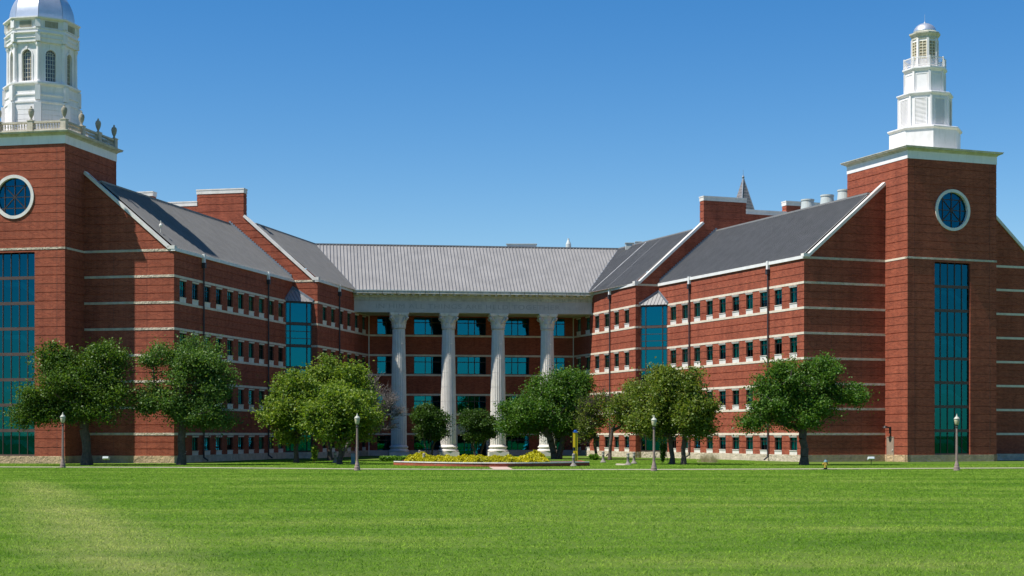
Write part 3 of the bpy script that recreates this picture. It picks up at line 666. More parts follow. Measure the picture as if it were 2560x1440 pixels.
for i in range(4):
    a = pi/4+i*pi/2; ax = Vector((cos(a), sin(a), 0)); spiral(ax*1.12+Vector((0, 0, 15.44)), ax, (0, 0, 1), 0.25, 0.06)
    for s_ in (-1, 1):
        q = Vector((cos(a-s_*pi/8), sin(a-s_*pi/8), 0))*0.78; cp.tube((q.x, q.y, 14.95), tuple(ax*1.06+Vector((0, 0, 15.62))), 0.05, 0.09, 6)
ab = []
for i in range(4):
    a0 = pi/4+i*pi/2; c0 = Vector((cos(a0), sin(a0)))*1.58; c1 = Vector((cos(a0+pi/2), sin(a0+pi/2)))*1.58; mid = (c0+c1)/2; tn = (c1-c0).normalized()
    for k in (0.06, 0.25, 0.5, 0.75, 0.94):
        p = c0+(c1-c0)*k; ab.append(p-mid.normalized()*0.17*sin(pi*k))
cp.rings([[(p.x*s_, p.y*s_, z) for p in ab] for z, s_ in ((15.70, .92), (15.78, .93), (15.86, .98), (16.045, 1.0))])
for i in range(4):
    a = i*pi/2; cp.lathe([(.02, -.13), (.1, -.1), (.14, 0), (.1, .1), (.02, .13)], 8, (0.99*cos(a), 0.99*sin(a), 15.86))
capm = cp.mesh('capital')
for px in (997, 1121, 1245, 1368):
    fo = Frame(EL+back*1.0, ER+back*1.0); x = fx(fo, px)
    co = add('column', core, 'column', BLD, fo.at(x), True)
    for d in drums: add('shaft_drum', d, 'column', co)
    add('plinth', plinth, 'column', co); add('column_base', cbase, 'column', co); add('capital', capm, 'column', co)
# roof furniture
def roofbox(px, y0, y1, wpx, d, matn, name):
    k = d/F; X = (px-1280)*k; z0, z1 = CH+(HY-y1)*k, CH+(HY-y0)*k; w_ = wpx*k/2
    add(name, MB().box(-w_, w_, -.5, .5, -1.2, z1-z0).box(-w_-.08, w_+.08, -.58, .58, z1-z0, z1-z0+.06), matn, BLD, T(X, d, z0), True)
roofbox(1574, 609, 616, 20, 186, 'vent', 'roof_hatch'); roofbox(1596, 606, 613, 14, 186, 'vent', 'roof_hatch'); roofbox(1304, 611.5, 614, 74, 200, 'vent', 'rooftop_unit'); roofbox(588, 552, 556, 8, 173, 'coping', 'roof_hatch')
k = 200/F; add('vent_cowl', MB().lathe([(.35, 0), (.33, .6), (.12, 1.1), (.1, 1.3)], 12), 'vent', BLD, T((1421-1280)*k, 200, CH+(HY-622)*k), True)
for px, yt in ((2019, 499), (2068, 488), (2111, 475)):
    r = (px-1280)/F; t_ = 10.0; a = WR.P(t_, 0); s_ = (r*a.y-a.x)/(WR.u.x-r*WR.u.y); p = WR.P(t_, s_); zt = CH+(HY-yt)*p.y/F
    o = add('exhaust_stack', MB().lathe([(.78, RIDGE-.2), (.62, zt-.12)], 24), 'vent', BLD, T(p.x, p.y, 0), True)
    add('stack_rim', MB().lathe([(.60, zt-.14), (.68, zt-.14), (.68, zt), (.6, zt)], 24), 'vent', o)
p = WL.p3(1.55, 0.7, RZ0+SLOPE*1.6)
o = add('weather_sensor', MB().tube((0, 0, 0), (0, 0, 1.15), .03, .03, 6), 'coping', BLD, T(*p), True)
add('sensor_head', MB().lathe([(.03, .55), (.13, .6), (.16, .72), (.1, .84), (.03, .88)], 10), 'coping', o)
# ------------------------------------------------------------------ towers
TW, TS = 9.5, 3.45; TT = 27.12
def oct_ring(r, z, n=8, rot=0.0): return [(r*cos(rot+pi/8+2*pi*j/n), r*sin(rot+pi/8+2*pi*j/n), z) for j in range(n)]
def octa(prof): return MB().rings([oct_ring(r, z) for r, z in prof])
def face_frames(R):                         # the 8 faces of an octagon of circumradius R, x along the face seen from outside
    out = []; ap = R*cos(pi/8); L = 2*R*sin(pi/8)
    for k in range(8):
        a = k*pi/4; out.append((T(ap*cos(a), ap*sin(a), 0) @ RZ(a+pi/2), L))
    return out
def stair(par, f, x0, x1, zt):
    so = add('staircase', MB().poly([(x0-1.5, 4.0, 0), (x1+1.5, 4.0, 0), (x1+1.5, 4.0, zt), (x0-1.5, 4.0, zt)]).poly([(x0-1.5, .4, 0), (x0-1.5, 4.0, 0), (x0-1.5, 4.0, zt), (x0-1.5, .4, zt)]).poly([(x1+1.5, .4, 0), (x1+1.5, 4.0, 0), (x1+1.5, 4.0, zt), (x1+1.5, .4, zt)]), 'room', par, f.M, True)
    w_ = x1-x0
    for z in (2.0, 6.5, 11.0, 15.5):
        add('landing', MB().box(x0+w_*.22, x0+w_*.6, 0.7, 2.2, z-.35, z), 'stair', so)
        def flight(xa, za, xb, zb):
            m = MB().rings([[(xa, y, za-.45), (xb, y, zb-.45), (xb, y, zb), (xa, y, za)] for y in (.7, 2.0)]); m.beam((xa, .72, za+.95), (xb, .72, zb+.95), .05, .05); add('stair_flight', m, 'stair', so)
        flight(x0+w_*.6, z, x1+.6, z-1.55); flight(x0+w_*.22, z, x0-.7, z+1.25)
def build_tower(w, lab):
    L = w.left; TW = w.tw; t0, t1 = w.t0, w.t0+TW; base = w.P((t0+t1)/2, -TS+TW/2)
    rz = atan2(w.u.y, w.u.x)-pi/2
    tw = empty('tower', (base.x, base.y, 0), lab, 'tower', rz=rz)
    ff = w.fr((t1, -TS), (t0, -TS)); fi = w.fr((t0, -TS), (t0, TW-TS)); fo = w.fr((t1, TW-TS), (t1, -TS)); fb = w.fr((t0, TW-TS), (t1, TW-TS))
    wx0, wx1 = TW/2-1.93, TW/2+1.93; cz, cr = 22.72, 1.66; ops = [(wx0, wx1, BASE, 17.98)]; cx = TW/2; n = 14
    for i in range(n):
        za, zb = cz-cr*1.06+2.12*cr*i/n, cz-cr*1.06+2.12*cr*(i+1)/n; zc = (za+zb)/2-cz; h = sqrt(max(0, (cr*1.04)**2-zc*zc))
        if h > .1: ops.append((cx-h, cx+h, za, zb))
    zb1, zb2 = EAVE-.18, EAVE
    def gl(a, b, n_): return [a+(b-a)*i/n_ for i in range(1, n_)]
    for f, op in ((ff, ops), (fi, []), (fo, []), (fb, [])):
        o1 = [o for o in op if o[3] < zb1]; o2 = [o for o in op if o[2] > zb2]
        add('brick_panel', wall_mesh(0, f.L, BASE, zb1, gl(BASE, zb1, 24), o1, 0.34), 'brick', tw, f.M, True)
        add('brick_panel', wall_mesh(0, f.L, zb2, TT, gl(zb2, TT, 12), o2, 0.34), 'brick', tw, f.M, True)
        add('stone_band', MB().box(-.035, f.L+.035, -.035, .3, zb1, zb2), 'rough' if f is ff else 'stone', tw, f.M, True)
        add('base_course', MB().box(-.05, f.L+.05, -.05, .3, -.2, BASE), 'base', tw, f.M, True)
    for x_ in (.75, TW-.75): add('expansion_joint', MB().box(x_-.012, x_+.012, -.006, .05, BASE, TT), 'joint', tw, ff.M, True)
    # tall stair window
    h0, h1 = BASE, 17.98; rows = 8; rh = (h1-h0)/rows; cw = (wx1-wx0)/5; m = MB()
    for i in range(6): m.box(max(wx0, wx0+i*cw-.035), min(wx1, wx0+i*cw+.035), .19, .29, h0, h1)
    sw = add('stair_window', m, 'bronze', tw, ff.M, True)
    for r in range(rows):
        add('spandrel', MB().box(wx0+.01, wx1-.01, .175, .3, h0+r*rh-.13 if r else h0, h0+r*rh+.13), 'spandrel', sw)
        for i in range(5):
            dz = .04*rng.uniform(-1, 1); a, b, c, e = wx0+i*cw+.035, wx0+(i+1)*cw-.035, h0+r*rh+.13, h0+(r+1)*rh-.13
            add('pane', MB().poly([(a, .24, c), (b, .24+dz*.3, c), (b, .24+dz*.3, e), (a, .24, e)]), 'towerglass', sw)
    stair(sw, ff, wx0, wx1, 18.1)
    # round window
    def ringm(r0, r1, y0, y1, n_=48):
        mb = MB(); prof = ((r0, y1), (r0, y0), (r1, y0), (r1, y1)); rr = [[(cx+r*cos(2*pi*j/n_), y, cz+r*sin(2*pi*j/n_)) for j in range(n_)] for r, y in prof]; return mb.rings(rr, cap=False)
    rw = add('round_window', ringm(cr-.05, cr+.22, -.09, .33), 'coping', tw, ff.M, True)
    add('pane', MB().poly([(cx+(cr-.03)*cos(2*pi*j/48), .2, cz+(cr-.03)*sin(2*pi*j/48)) for j in range(48)]), 'towerglass', rw)
    bars = MB()
    for off in (-1, 0, 1):
        q = sqrt(cr*cr-(off*.95)**2); bars.box(cx+off*.95-.035, cx+off*.95+.035, .14, .22, cz-q, cz+q); bars.box(cx-q, cx+q, .15, .21, cz+off*.95-.035, cz+off*.95+.035)
    for s_ in (-1, 1): bars.beam((cx-cr*.7, .18, cz-s_*cr*.7), (cx+cr*.7, .18, cz+s_*cr*.7), .07, .07)
    add('glazing_bars', bars, 'bronze', rw)
    add('dark_back', MB().poly([(cx-2, 2.5, cz-2), (cx+2, 2.5, cz-2), (cx+2, 2.5, cz+2), (cx-2, 2.5, cz+2)]), 'room', rw)
    # cornice
    h = TW/2
    sq = lambda r, z: [(-r, -r, z), (r, -r, z), (r, r, z), (-r, r, z)]
    add('cornice', MB().rings([sq(h+.03, TT), sq(h+.03, TT+.7)]), 'white', tw)
    add('cornice_moulding', MB().rings([sq(h+.06, TT+.70), sq(h+.10, TT+.78), sq(h+.28, TT+.88), sq(h+.42, TT+.92), sq(h+.42, TT+1.0), sq(h+.48, TT+1.03), sq(h+.48, TT+1.08)]), 'cornice', tw)
    zt = TT+1.08
    if L: cupola_left(tw, zt)
    else: cupola_right(tw, zt)
    return tw, fi
def cupola_left(tw, zt):
    h = TW/2-.15; piers = []
    pm = MB().box(-.24, .24, -.24, .24, 0, .92).box(-.28, .28, -.28, .28, .92, 1.0).mesh('balustrade_pier')
    um = MB().lathe([(.16, 0), (.2, .04), (.12, .1), (.09, .2), (.16, .34), (.24, .55), (.28, .8), (.29, .92), (.24, .98), (.27, 1.02), (.2, 1.1), (.1, 1.18), (.08, 1.26), (.1, 1.3), (.02, 1.38)], 12).mesh('urn', True)
    spots = []
    for i in range(4):
        v = -h+2*h*i/3
        spots += [(v, -h), (v, h)] + ([(-h, v), (h, v)] if 0 < i < 3 else [])
    for x, y in spots:
        add('balustrade_pier', pm, 'balus', tw, T(x, y, zt)); add('urn', um, 'urn', tw, T(x, y, zt+1.0) @ S3(.88, .88, .9))
    bl = MB(); prof = [(.05, .22), (.075, .26), (.04, .34), (.085, .48), (.05, .62), (.04, .7), (.075, .74)]
    for s_ in range(4):
        X = RZ(s_*pi/2); q = 2*h/3
        rail = MB()
        for i in range(3):
            a, b = -h+q*i+.25, -h+q*(i+1)-.25
            rail.box(a, b, -h-.14, -h+.14, 0, .22, X).box(a, b, -h-.15, -h+.15, .74, .9, X)
            n = 10
            for k in range(n):
                c = X @ Vector((a+(b-a)*(k+.5)/n, -h, 0)); bl.lathe(prof, 6, tuple(c))
        add('balustrade_rail', rail, 'balus', tw, T(0, 0, zt))
    o = add('balusters', bl, 'balus', tw, T(0, 0, zt)); o['kind'] = 'stuff'
    c0 = octa([(3.2, zt), (3.2, 31.1), (3.28, 31.15), (3.28, 31.3), (3.14, 31.34), (3.14, 31.75), (3.22, 31.8), (3.22, 31.92), (3.1, 31.96), (3.1, 32.62), (3.2, 32.66), (3.34, 32.78), (3.34, 32.9), (3.0, 32.92)])
    cu = add('cupola_drum', c0, 'white', tw)
    cl = MB()
    for X, Lf in face_frames(3.2):
        for k in range(6):
            z = zt+.25+k*.42; cl.box(-Lf/2+.33, Lf/2-.33, -.02, .02, z, z+.385, X @ T(0, -.015, 0))
    add('cladding_courses', cl, 'white', cu)
    for j in range(8):
        a = pi/8+j*pi/4; p = (3.12*cos(a), 3.12*sin(a), 0)
        add('corner_pier', MB().box(-.3, .3, -.3, .3, zt, 31.12, T(*p) @ RZ(a)).box(-.22, .22, -.22, .22, 31.34, 32.62, T(*p) @ RZ(a)), 'white', cu)
        add('corner_column', MB().lathe([(.22, 32.92), (.22, 33.08), (.16, 33.12), (.14, 36.0), (.17, 36.05), (.22, 36.2), (.22, 36.35)], 12, (2.86*cos(a), 2.86*sin(a), 0)), 'white', cu)
    # arcade storey with arched windows
    R = 2.82; ww, zb, zs = .46, 33.08, 35.35
    for k, (X, Lf) in enumerate(face_frames(R)):
        m = MB(); n = 12; arc = [(ww*cos(pi*j/n), zs+ww*sin(pi*j/n)) for j in range(n+1)]
        m.poly([(-Lf/2, 0, 32.9), (-ww, 0, 32.9), (-ww, 0, 36.4), (-Lf/2, 0, 36.4)]); m.poly([(ww, 0, 32.9), (Lf/2, 0, 32.9), (Lf/2, 0, 36.4), (ww, 0, 36.4)])
        m.poly([(-ww, 0, 32.9), (ww, 0, 32.9), (ww, 0, zb), (-ww, 0, zb)])
        for (xa, za), (xb, zb_) in zip(arc[:-1], arc[1:]): m.poly([(xb, 0, zb_), (xa, 0, za), (xa, 0, 36.4), (xb, 0, 36.4)]); m.poly([(xb, 0, zb_), (xa, 0, za), (xa, .22, za), (xb, .22, zb_)])
        m.poly([(-ww, 0, zb), (-ww, 0, zs), (-ww, .22, zs), (-ww, .22, zb)]); m.poly([(ww, 0, zb), (ww, 0, zs), (ww, .22, zs), (ww, .22, zb)]); m.poly([(-ww, 0, zb), (ww, 0, zb), (ww, .22, zb), (-ww, .22, zb)])
        fc_ = add('arcade_wall', m, 'white', cu, X)
        am = MB(); arc2 = [((ww+.13)*cos(pi*j/n), zs+(ww+.13)*sin(pi*j/n)) for j in range(n+1)]
        for j in range(n):
            q = [arc[j], arc2[j], arc2[j+1], arc[j+1]]; am.rings([[(x, y, z) for x, z in q] for y in (0.0, -.06)])
        am.box(-ww-.13, -ww, -.06, 0, zb, zs); am.box(ww, ww+.13, -.06, 0, zb, zs); am.box(-.09, .09, -.1, 0, zs+ww+.02, zs+ww+.42); am.box(-ww-.2, ww+.2, -.1, 0, zb-.1, zb)
        add('arch_trim', am, 'white', cu, X)
        add('arched_pane', MB().poly([(-ww, .2, zb), (ww, .2, zb)]+[(x, .2, z) for x, z in arc]), 'darkglass', cu, X)
        bars = MB()
        for i in (-1, 0, 1): bars.box(i*ww/2-.018, i*ww/2+.018, .15, .19, zb, zs+sqrt(max(0, ww*ww-(i*ww/2)**2))*.55)
        for i in range(1, 7): bars.box(-ww, ww, .155, .185, zb+(zs-zb)*i/6-.018, zb+(zs-zb)*i/6+.018)
        for j in range(6):
            a0, a1 = pi*j/6, pi*(j+1)/6; bars.beam((ww*.55*cos(a0), .17, zs+ww*.55*sin(a0)), (ww*.55*cos(a1), .17, zs+ww*.55*sin(a1)), .03, .03); bars.beam((ww*.55*cos(a0), .17, zs+ww*.55*sin(a0)), (ww*cos(a0), .17, zs+ww*sin(a0)), .03, .03)
        bars.box(-ww, -ww+.05, .15, .2, zb, zs); bars.box(ww-.05, ww, .15, .2, zb, zs); bars.box(-ww, ww, .15, .2, zb, zb+.06)
        add('glazing_bars', bars, 'muntin', cu, X)
        add('louvre_back', MB().poly([(-ww-.1, .75, zb), (ww+.1, .75, zb), (ww+.1, .75, zs), (-ww-.1, .75, zs)]), 'grille', cu, X)
        add('attic_grille', MB().box(-.55, .55, -.02, .04, 37.72, 38.24, T(0, 0, 0)), 'grille', cu, face_frames(3.05)[k][0])
        gb = MB()
        for i in range(11): gb.box(-.55+.11*i-.015, -.55+.11*i+.015, -.045, -.02, 37.72, 38.24)
        add('grille_bars', gb, 'cornice', cu, face_frames(3.05)[k][0])
    add('cupola_entablature', octa([(2.84, 36.36), (3.06, 36.42), (3.06, 36.72), (3.14, 36.78), (3.06, 36.84), (3.06, 37.1), (3.24, 37.2), (3.24, 37.28), (3.08, 37.32), (3.08, 37.52), (3.16, 37.56), (3.16, 37.62), (3.02, 37.66), (3.02, 38.3), (3.12, 38.34), (3.32, 38.46), (3.32, 38.56), (3.0, 38.62), (2.85, 38.66)]), 'white', cu)
    for j in range(8):
        a = pi/8+j*pi/4; p = (2.98*cos(a), 2.98*sin(a), 0)
        add('corner_pier', MB().box(-.2, .2, -.2, .2, 36.45, 37.18, T(*p) @ RZ(a)).box(-.2, .2, -.22, .22, 37.66, 38.32, T(*p) @ RZ(a)), 'white', cu)
    prof = [(2.8*cos(u*pi/2*.97)**.85, 38.66+3.1*sin(u*pi/2*.97)) for u in [i/10 for i in range(11)]]
    dm = add('dome', octa([(2.74, 38.64), (2.74, 38.68)]), 'cornice', tw)
    for j in range(8):
        a0, a1 = pi/8+j*pi/4+.006, pi/8+(j+1)*pi/4-.006
        rows = [[(r*(1-k)*cos(a0)+r*k*cos(a1), r*(1-k)*sin(a0)+r*k*sin(a1), z) for k in (0, .5, 1)] for r, z in prof]
        o = add('dome_panel', MB().rings(rows, cap=False, close=False), 'silver', dm); o.data.polygons.foreach_set('use_smooth', [True]*len(o.data.polygons))
    add('finial', MB().lathe([(.3, 41.7), (.34, 41.85), (.12, 42.0), (.2, 42.3), (.1, 42.5), (.04, 43.2), (.01, 44.2)], 10), 'silver', dm)
def cupola_right(tw, zt):
    OFF = T(.3, -.25, 0)
    cu = add('cupola_base', octa([(3.3, zt), (3.3, 30.35), (3.36, 30.38), (3.48, 30.5), (3.48, 30.6), (3.3, 30.66)]), 'white', tw, OFF)
    def joints(R, z0, z1, par, wd=.16):
        for j in range(8):
            a = pi/8+j*pi/4; add('corner_pier', MB().box(-wd/2, wd/2, -wd/2, wd/2, z0, z1, T((R-.03)*cos(a), (R-.03)*sin(a), 0) @ RZ(a)), 'white', par)
    t1 = add('louvre_stage', octa([(2.44, 30.6), (2.44, 33.6), (2.5, 33.64), (2.64, 33.8), (2.64, 33.9), (2.5, 33.95)]), 'white', tw, OFF); joints(2.46, 30.62, 33.6, t1)
    for X, Lf in face_frames(2.44):
        lm = MB().box(-.58, -.5, -.07, 0, 30.85, 33.4).box(.5, .58, -.07, 0, 30.85, 33.4).box(-.5, .5, -.07, 0, 30.85, 30.93).box(-.5, .5, -.07, 0, 33.32, 33.4)
        lo = add('louvre', lm, 'white', t1, X)
        for i in range(20):
            z = 30.96+i*.118; add('louvre_blade', MB().poly([(-.5, -.06, z), (.5, -.06, z), (.5, -.005, z+.1), (-.5, -.005, z+.1)]), 'white', lo)
    t2 = add('panel_stage', octa([(1.86, 33.9), (1.86, 35.95), (1.92, 36.0), (2.08, 36.2), (2.08, 36.34), (1.9, 36.4)]), 'white', tw, OFF); joints(1.87, 33.92, 35.95, t2, .2)
    for X, Lf in face_frames(1.86):
        add('panel_frame', MB().box(-.55, .55, -.03, 0, 35.7, 35.78).box(-.55, .55, -.03, 0, 34.1, 34.18).box(-.55, -.47, -.03, 0, 34.18, 35.7).box(.47, .55, -.03, 0, 34.18, 35.7), 'white', t2, X)
    rl = MB(); R = 1.93
    for X, Lf in face_frames(R):
        rl.box(-Lf/2, Lf/2, -.03, .03, 37.18, 37.26, X).box(-Lf/2, Lf/2, -.03, .03, 36.48, 36.54, X); n = 9
        for i in range(n): rl.box(-Lf/2+Lf*(i+.5)/n-.018, -Lf/2+Lf*(i+.5)/n+.018, -.018, .018, 36.54, 37.18, X)
    ra = add('balcony_rail', rl, 'white', t2)
    for j in range(8):
        a = pi/8+j*pi/4; add('rail_post', MB().box(-.05, .05, -.05, .05, 36.4, 37.32, T(R*cos(a), R*sin(a), 0) @ RZ(a)), 'white', ra)
    t3 = add('lantern_stage', octa([(1.16, 36.35), (1.16, 39.1)]), 'white', tw, OFF); joints(1.2, 36.4, 39.1, t3, .2)
    for X, Lf in face_frames(1.17):
        add('lantern_pane', MB().box(-.33, .33, -.01, .02, 37.25, 38.85), 'grille', t3, X)
        gb = MB()
        for x in (-.33, 0, .33): gb.box(x-.03, x+.03, -.06, -.01, 37.25, 38.85)
        for i in range(7): gb.box(-.33, .33, -.055, -.01, 37.25+1.6*i/6-.025, 37.25+1.6*i/6+.025)
        add('glazing_bars', gb, 'muntin', t3, X)
        lb = MB()
        for i in range(6): lb.box(-.33, .33, -.05, 0, 36.5+.11*i, 36.56+.11*i)
        add('low_louvre', lb, 'white', t3, X)
    add('lantern_cornice', octa([(1.22, 39.08), (1.24, 39.3), (1.44, 39.55), (1.46, 39.68), (1.2, 39.76), (1.1, 39.8)]), 'cornice', t3)
    dm = add('dome', MB().lathe([(1.06*cos(u), 39.78+.92*sin(u)) for u in [i/8*pi/2*.985 for i in range(9)]], 24).mesh('dome', True), 'silver', tw, OFF)
    add('finial', MB().lathe([(.09, 40.66), (.1, 40.76), (.04, 40.84), (.018, 40.95), (.012, 41.55)], 8), 'silver', dm)
TL, fiL = build_tower(WL, 'left red brick tower topped by stone urns and a big silver-domed white cupola')
TR, fiR = build_tower(WR, 'right red brick tower topped by a slim stepped white steeple with small silver dome')
# service door on the right tower
x = fx(fiR, 2226.5); dz = 2.2
do = add('service_door', MB().box(-.5, .5, -.03, .02, 0.0, dz).box(-.56, -.5, -.06, .02, 0, dz+.06).box(.5, .56, -.06, .02, 0, dz+.06).box(-.5, .5, -.06, .02, dz, dz+.06), 'door', TR, fiR.at(x), True)
add('door_handle', MB().box(.3, .42, -.1, -.03, 1.0, 1.05).box(.33, .39, -.06, -.03, .92, 1.15), 'coping', do)
wl = add('wall_lamp', MB().box(-.12, .12, -.1, 0, dz+.35, dz+.95).tube((0, -.1, dz+.85), (0, -.55, dz+1.0), .06, .06, 8), 'black', TR, fiR.at(x), True)
add('lamp_head', MB().lathe([(.08, .2), (.16, .1), (.24, 0), (.22, -.02)], 12, (0, -.6, dz+.85)), 'black', wl)
# church steeple far behind the right wing
d = 250; k = d/F; X = (1858-1280)*k; zt = CH+(HY-444)*k
st = empty('church_steeple', (X, d, 0), 'pointed grey slate steeple rising behind the right wing chimney block', 'steeple', rz=radians(28))
hw = 3.2; zb = zt-13.5
sq = lambda r, z: [(-r, -r, z), (r, -r, z), (r, r, z), (-r, r, z)]
add('steeple_shaft', MB().rings([sq(2.9, 0), sq(2.9, zb)]), 'brick', st)
rr = []
for i in range(28):
    r0 = hw*(1-i/28); r1 = hw*(1-(i+1)/28); z0 = zb+13.5*i/28; z1 = zb+13.5*(i+1)/28; rr += [sq(r0+.05, z0), sq(r1+.02, z1)]
sp = add('spire', MB().rings(rr), 'slate', st)
add('hip_flashing', MB().beam((hw, -hw, zb), (0.03, -.03, zt), .12, .12).beam((-hw, -hw, zb), (-.03, -.03, zt), .12, .12), 'lead', sp)
add('finial', MB().lathe([(.1, zt-.3), (.22, zt+.05), (.1, zt+.3), (.03, zt+.4), (.02, zt+1.2)], 8), 'lead', sp)

# ------------------------------------------------------------------ trees
def raw_mesh(name, V, Fq):
    me = bpy.data.meshes.new(name); nv, nf, k = len(V), len(Fq), Fq.shape[1]
    me.vertices.add(nv); me.vertices.foreach_set('co', V.astype(np.float32).ravel())
    me.loops.add(nf*k); me.loops.foreach_set('vertex_index', Fq.astype(np.int32).ravel())
    me.polygons.add(nf); me.polygons.foreach_set('loop_start', np.arange(0, nf*k, k, dtype=np.int32)); me.polygons.foreach_set('loop_total', np.full(nf, k, dtype=np.int32))
    me.update(calc_edges=True); return me
def leaf_cloud(name, C, size, R, upb=0.35, elong=1.7):
    n = len(C); nrm = R.normal(size=(n, 3)); nrm[:, 2] += upb*np.abs(R.normal(size=n))*2; nrm /= np.linalg.norm(nrm, axis=1)[:, None]+1e-9
    tmp = R.normal(size=(n, 3)); a = np.cross(nrm, tmp); a /= np.linalg.norm(a, axis=1)[:, None]+1e-9; b = np.cross(nrm, a)
    s = (size*R.uniform(.6, 1.3, n))[:, None]; fold = nrm*s*.22
    V = np.stack([C-a*s*elong/2, C-b*s*.5+fold, C+a*s*elong/2, C+b*s*.5+fold], 1).reshape(-1, 3)
    return raw_mesh(name, V, np.arange(4*n).reshape(n, 4))
def make_tree(name, label, px, d, lobes, leafm, seed, ncl, nleaf, lsize, trunk_r, fork=0.28, puff=.5, barkm='bark', stems=1, group=None, lean=(0, 0), fill=0.45, twigs=0, cat='tree'):
    """lobes: (px, y, rx_px, ry_px, depth shift) ellipses of crown outline measured in the photograph, at the tree's own distance"""
    R = np.random.default_rng(seed); b = gp(px, d); k = d/F; ob = empty(name, (b.x, b.y, 0), label, cat, group)
    E = [((lx-px)*k, dy, CH+(HY-ly)*k, rx*k, max(rx, ry)*k*.85, ry*k) for lx, ly, rx, ry, dy in lobes]
    E0 = E; E = []
    for e in E0:
        E.append(e)
        for q in range(9):
            v = R.normal(size=3); v /= np.linalg.norm(v); f_ = R.uniform(.26, .46); g_ = R.uniform(.62, .86); E.append((e[0]+v[0]*e[3]*g_, e[1]+v[1]*e[4]*g_, e[2]+v[2]*e[5]*g_, e[3]*f_*1.1, e[4]*f_, e[5]*f_*.9))
    vol = np.array([e[3]*e[4]*e[5] for e in E])**.75; vol[::10] *= .9; vol /= vol.sum()
    C = np.empty((ncl, 3)); ids = R.choice(len(E), ncl, p=vol)
    for i in range(ncl):
        e = E[ids[i]]; v = R.normal(size=3); v /= np.linalg.norm(v); v *= R.uniform(0, 1)**fill
        C[i] = (e[0]+v[0]*e[3], e[1]+v[1]*e[4], e[2]+v[2]*e[5])
    cz = min(e[2]-e[5] for e in E0); top = max(e[2]+e[5] for e in E0); cxm = np.average([e[0] for e in E], weights=vol)
    # skeleton
    nodes, par = [], []
    fz = max(.5, cz+(top-cz)*fork*.5)
    tips = []
    for s_ in range(stems):
        ang = 2*pi*s_/max(1, stems)+R.uniform(0, 1); off = 0 if stems == 1 else .18; pr = -1; nn = 5
        for i in range(nn+1):
            u = i/nn; j = R.normal(size=2)*.05*(i > 0)
            sp_ = (0.0 if stems == 1 else .75*u)
            nodes.append((off*cos(ang)+sp_*cos(ang)+lean[0]*u*fz+j[0]+cxm*.3*u*u, off*sin(ang)+sp_*sin(ang)+lean[1]*u*fz+j[1], fz*u)); par.append(pr); pr = len(nodes)-1
        tips.append(pr)
    start = len(nodes); nleafs = []
    tip0 = np.mean([nodes[t_] for t_ in tips], axis=0)
    order = np.argsort(np.linalg.norm(C-tip0, axis=1))
    N = np.array(nodes)
    for i in order:
        c = C[i]; cand = np.array(nodes); dd = np.linalg.norm(cand-c, axis=1); pen = np.where(cand[:, 2] > c[2]-.05, .6, 0)+np.where(cand[:, 2] < fz*.7, 3.0, 0)
        j = int(np.argmin(dd+pen)); p = cand[j]; prev = j; L_ = dd[j]; steps = max(1, int(L_/.7)); bend = R.normal(size=3)*.09*L_
        for s_ in range(1, steps+1):
            u = s_/steps; q = p+(c-p)*u+bend*sin(pi*u)+np.array([0, 0, .12*L_*sin(pi*u)]); nodes.append(tuple(q)); par.append(prev); prev = len(nodes)-1
        nleafs.append(prev)
    if twigs:
        base_n = len(nodes)
        for i in range(twigs):
            j = int(R.integers(start, base_n)); p = np.array(nodes[j]); v = R.normal(size=3); v[2] = abs(v[2])*.7; out = p-tip0; out /= np.linalg.norm(out)+1e-6
            v = v/np.linalg.norm(v)*.6+out; v /= np.linalg.norm(v); L_ = R.uniform(.4, 1.2); m1 = p+v*L_*.5+R.normal(size=3)*.08; m2 = p+v*L_+R.normal(size=3)*.14
            nodes.append(tuple(m1)); par.append(j); nodes.append(tuple(m2)); par.append(len(nodes)-2)
    cnt = np.zeros(len(nodes)); ch = np.ones(len(nodes), bool)
    for i in range(len(nodes)):
        if par[i] >= 0: ch[par[i]] = False
    cnt[ch] = 1
    for i in range(len(nodes)-1, -1, -1):
        if par[i] >= 0: cnt[par[i]] += cnt[i]
    tot = max(cnt[0], 1); rad = np.maximum(.012, trunk_r*(cnt/tot)**.46)
    m = MB()
    for i in range(len(nodes)):
        if par[i] < 0: continue
        p, q = nodes[par[i]], nodes[i]; flare = 1.0+(.45 if par[i] >= 0 and par[par[i]] < 0 else 0)
        m.tube(p, q, rad[par[i]]*flare if par[par[i]] < 0 else rad[par[i]] if rad[par[i]] < rad[i]*2.2 else rad[i]*1.3, rad[i], 8 if rad[i] > .06 else 4, cap=False)
    add('trunk', m.mesh('trunk', True), barkm, ob)
    if nleaf:
        w_ = R.uniform(.4, 1.6, ncl); w_ /= w_.sum(); idx = R.choice(ncl, nleaf, p=w_)
        sc = R.uniform(.55, 1.15, ncl)*puff*1.05
        P_ = C[idx]+R.normal(size=(nleaf, 3))*sc[idx][:, None]*np.array([1, 1, .75])
        P_[:, 2] = np.maximum(P_[:, 2], .3)
        add('crown', leaf_cloud('crown', P_, lsize, R), leafm, ob)
    return ob
GT = 'trees on the lawn in front of the building'
make_tree('oak_tree', 'large dark green oak with broad crown in front of the left tower', 217, 127, [(180, 975, 100, 85, 0), (245, 925, 70, 75, 1), (100, 1010, 62, 55, 0), (270, 1000, 60, 65, -1), (135, 900, 42, 40, 0), (90, 1040, 60, 22, 0)], 'oak', 11, 300, 58000, .118, .36, .5, .48, group=GT, fill=.5)
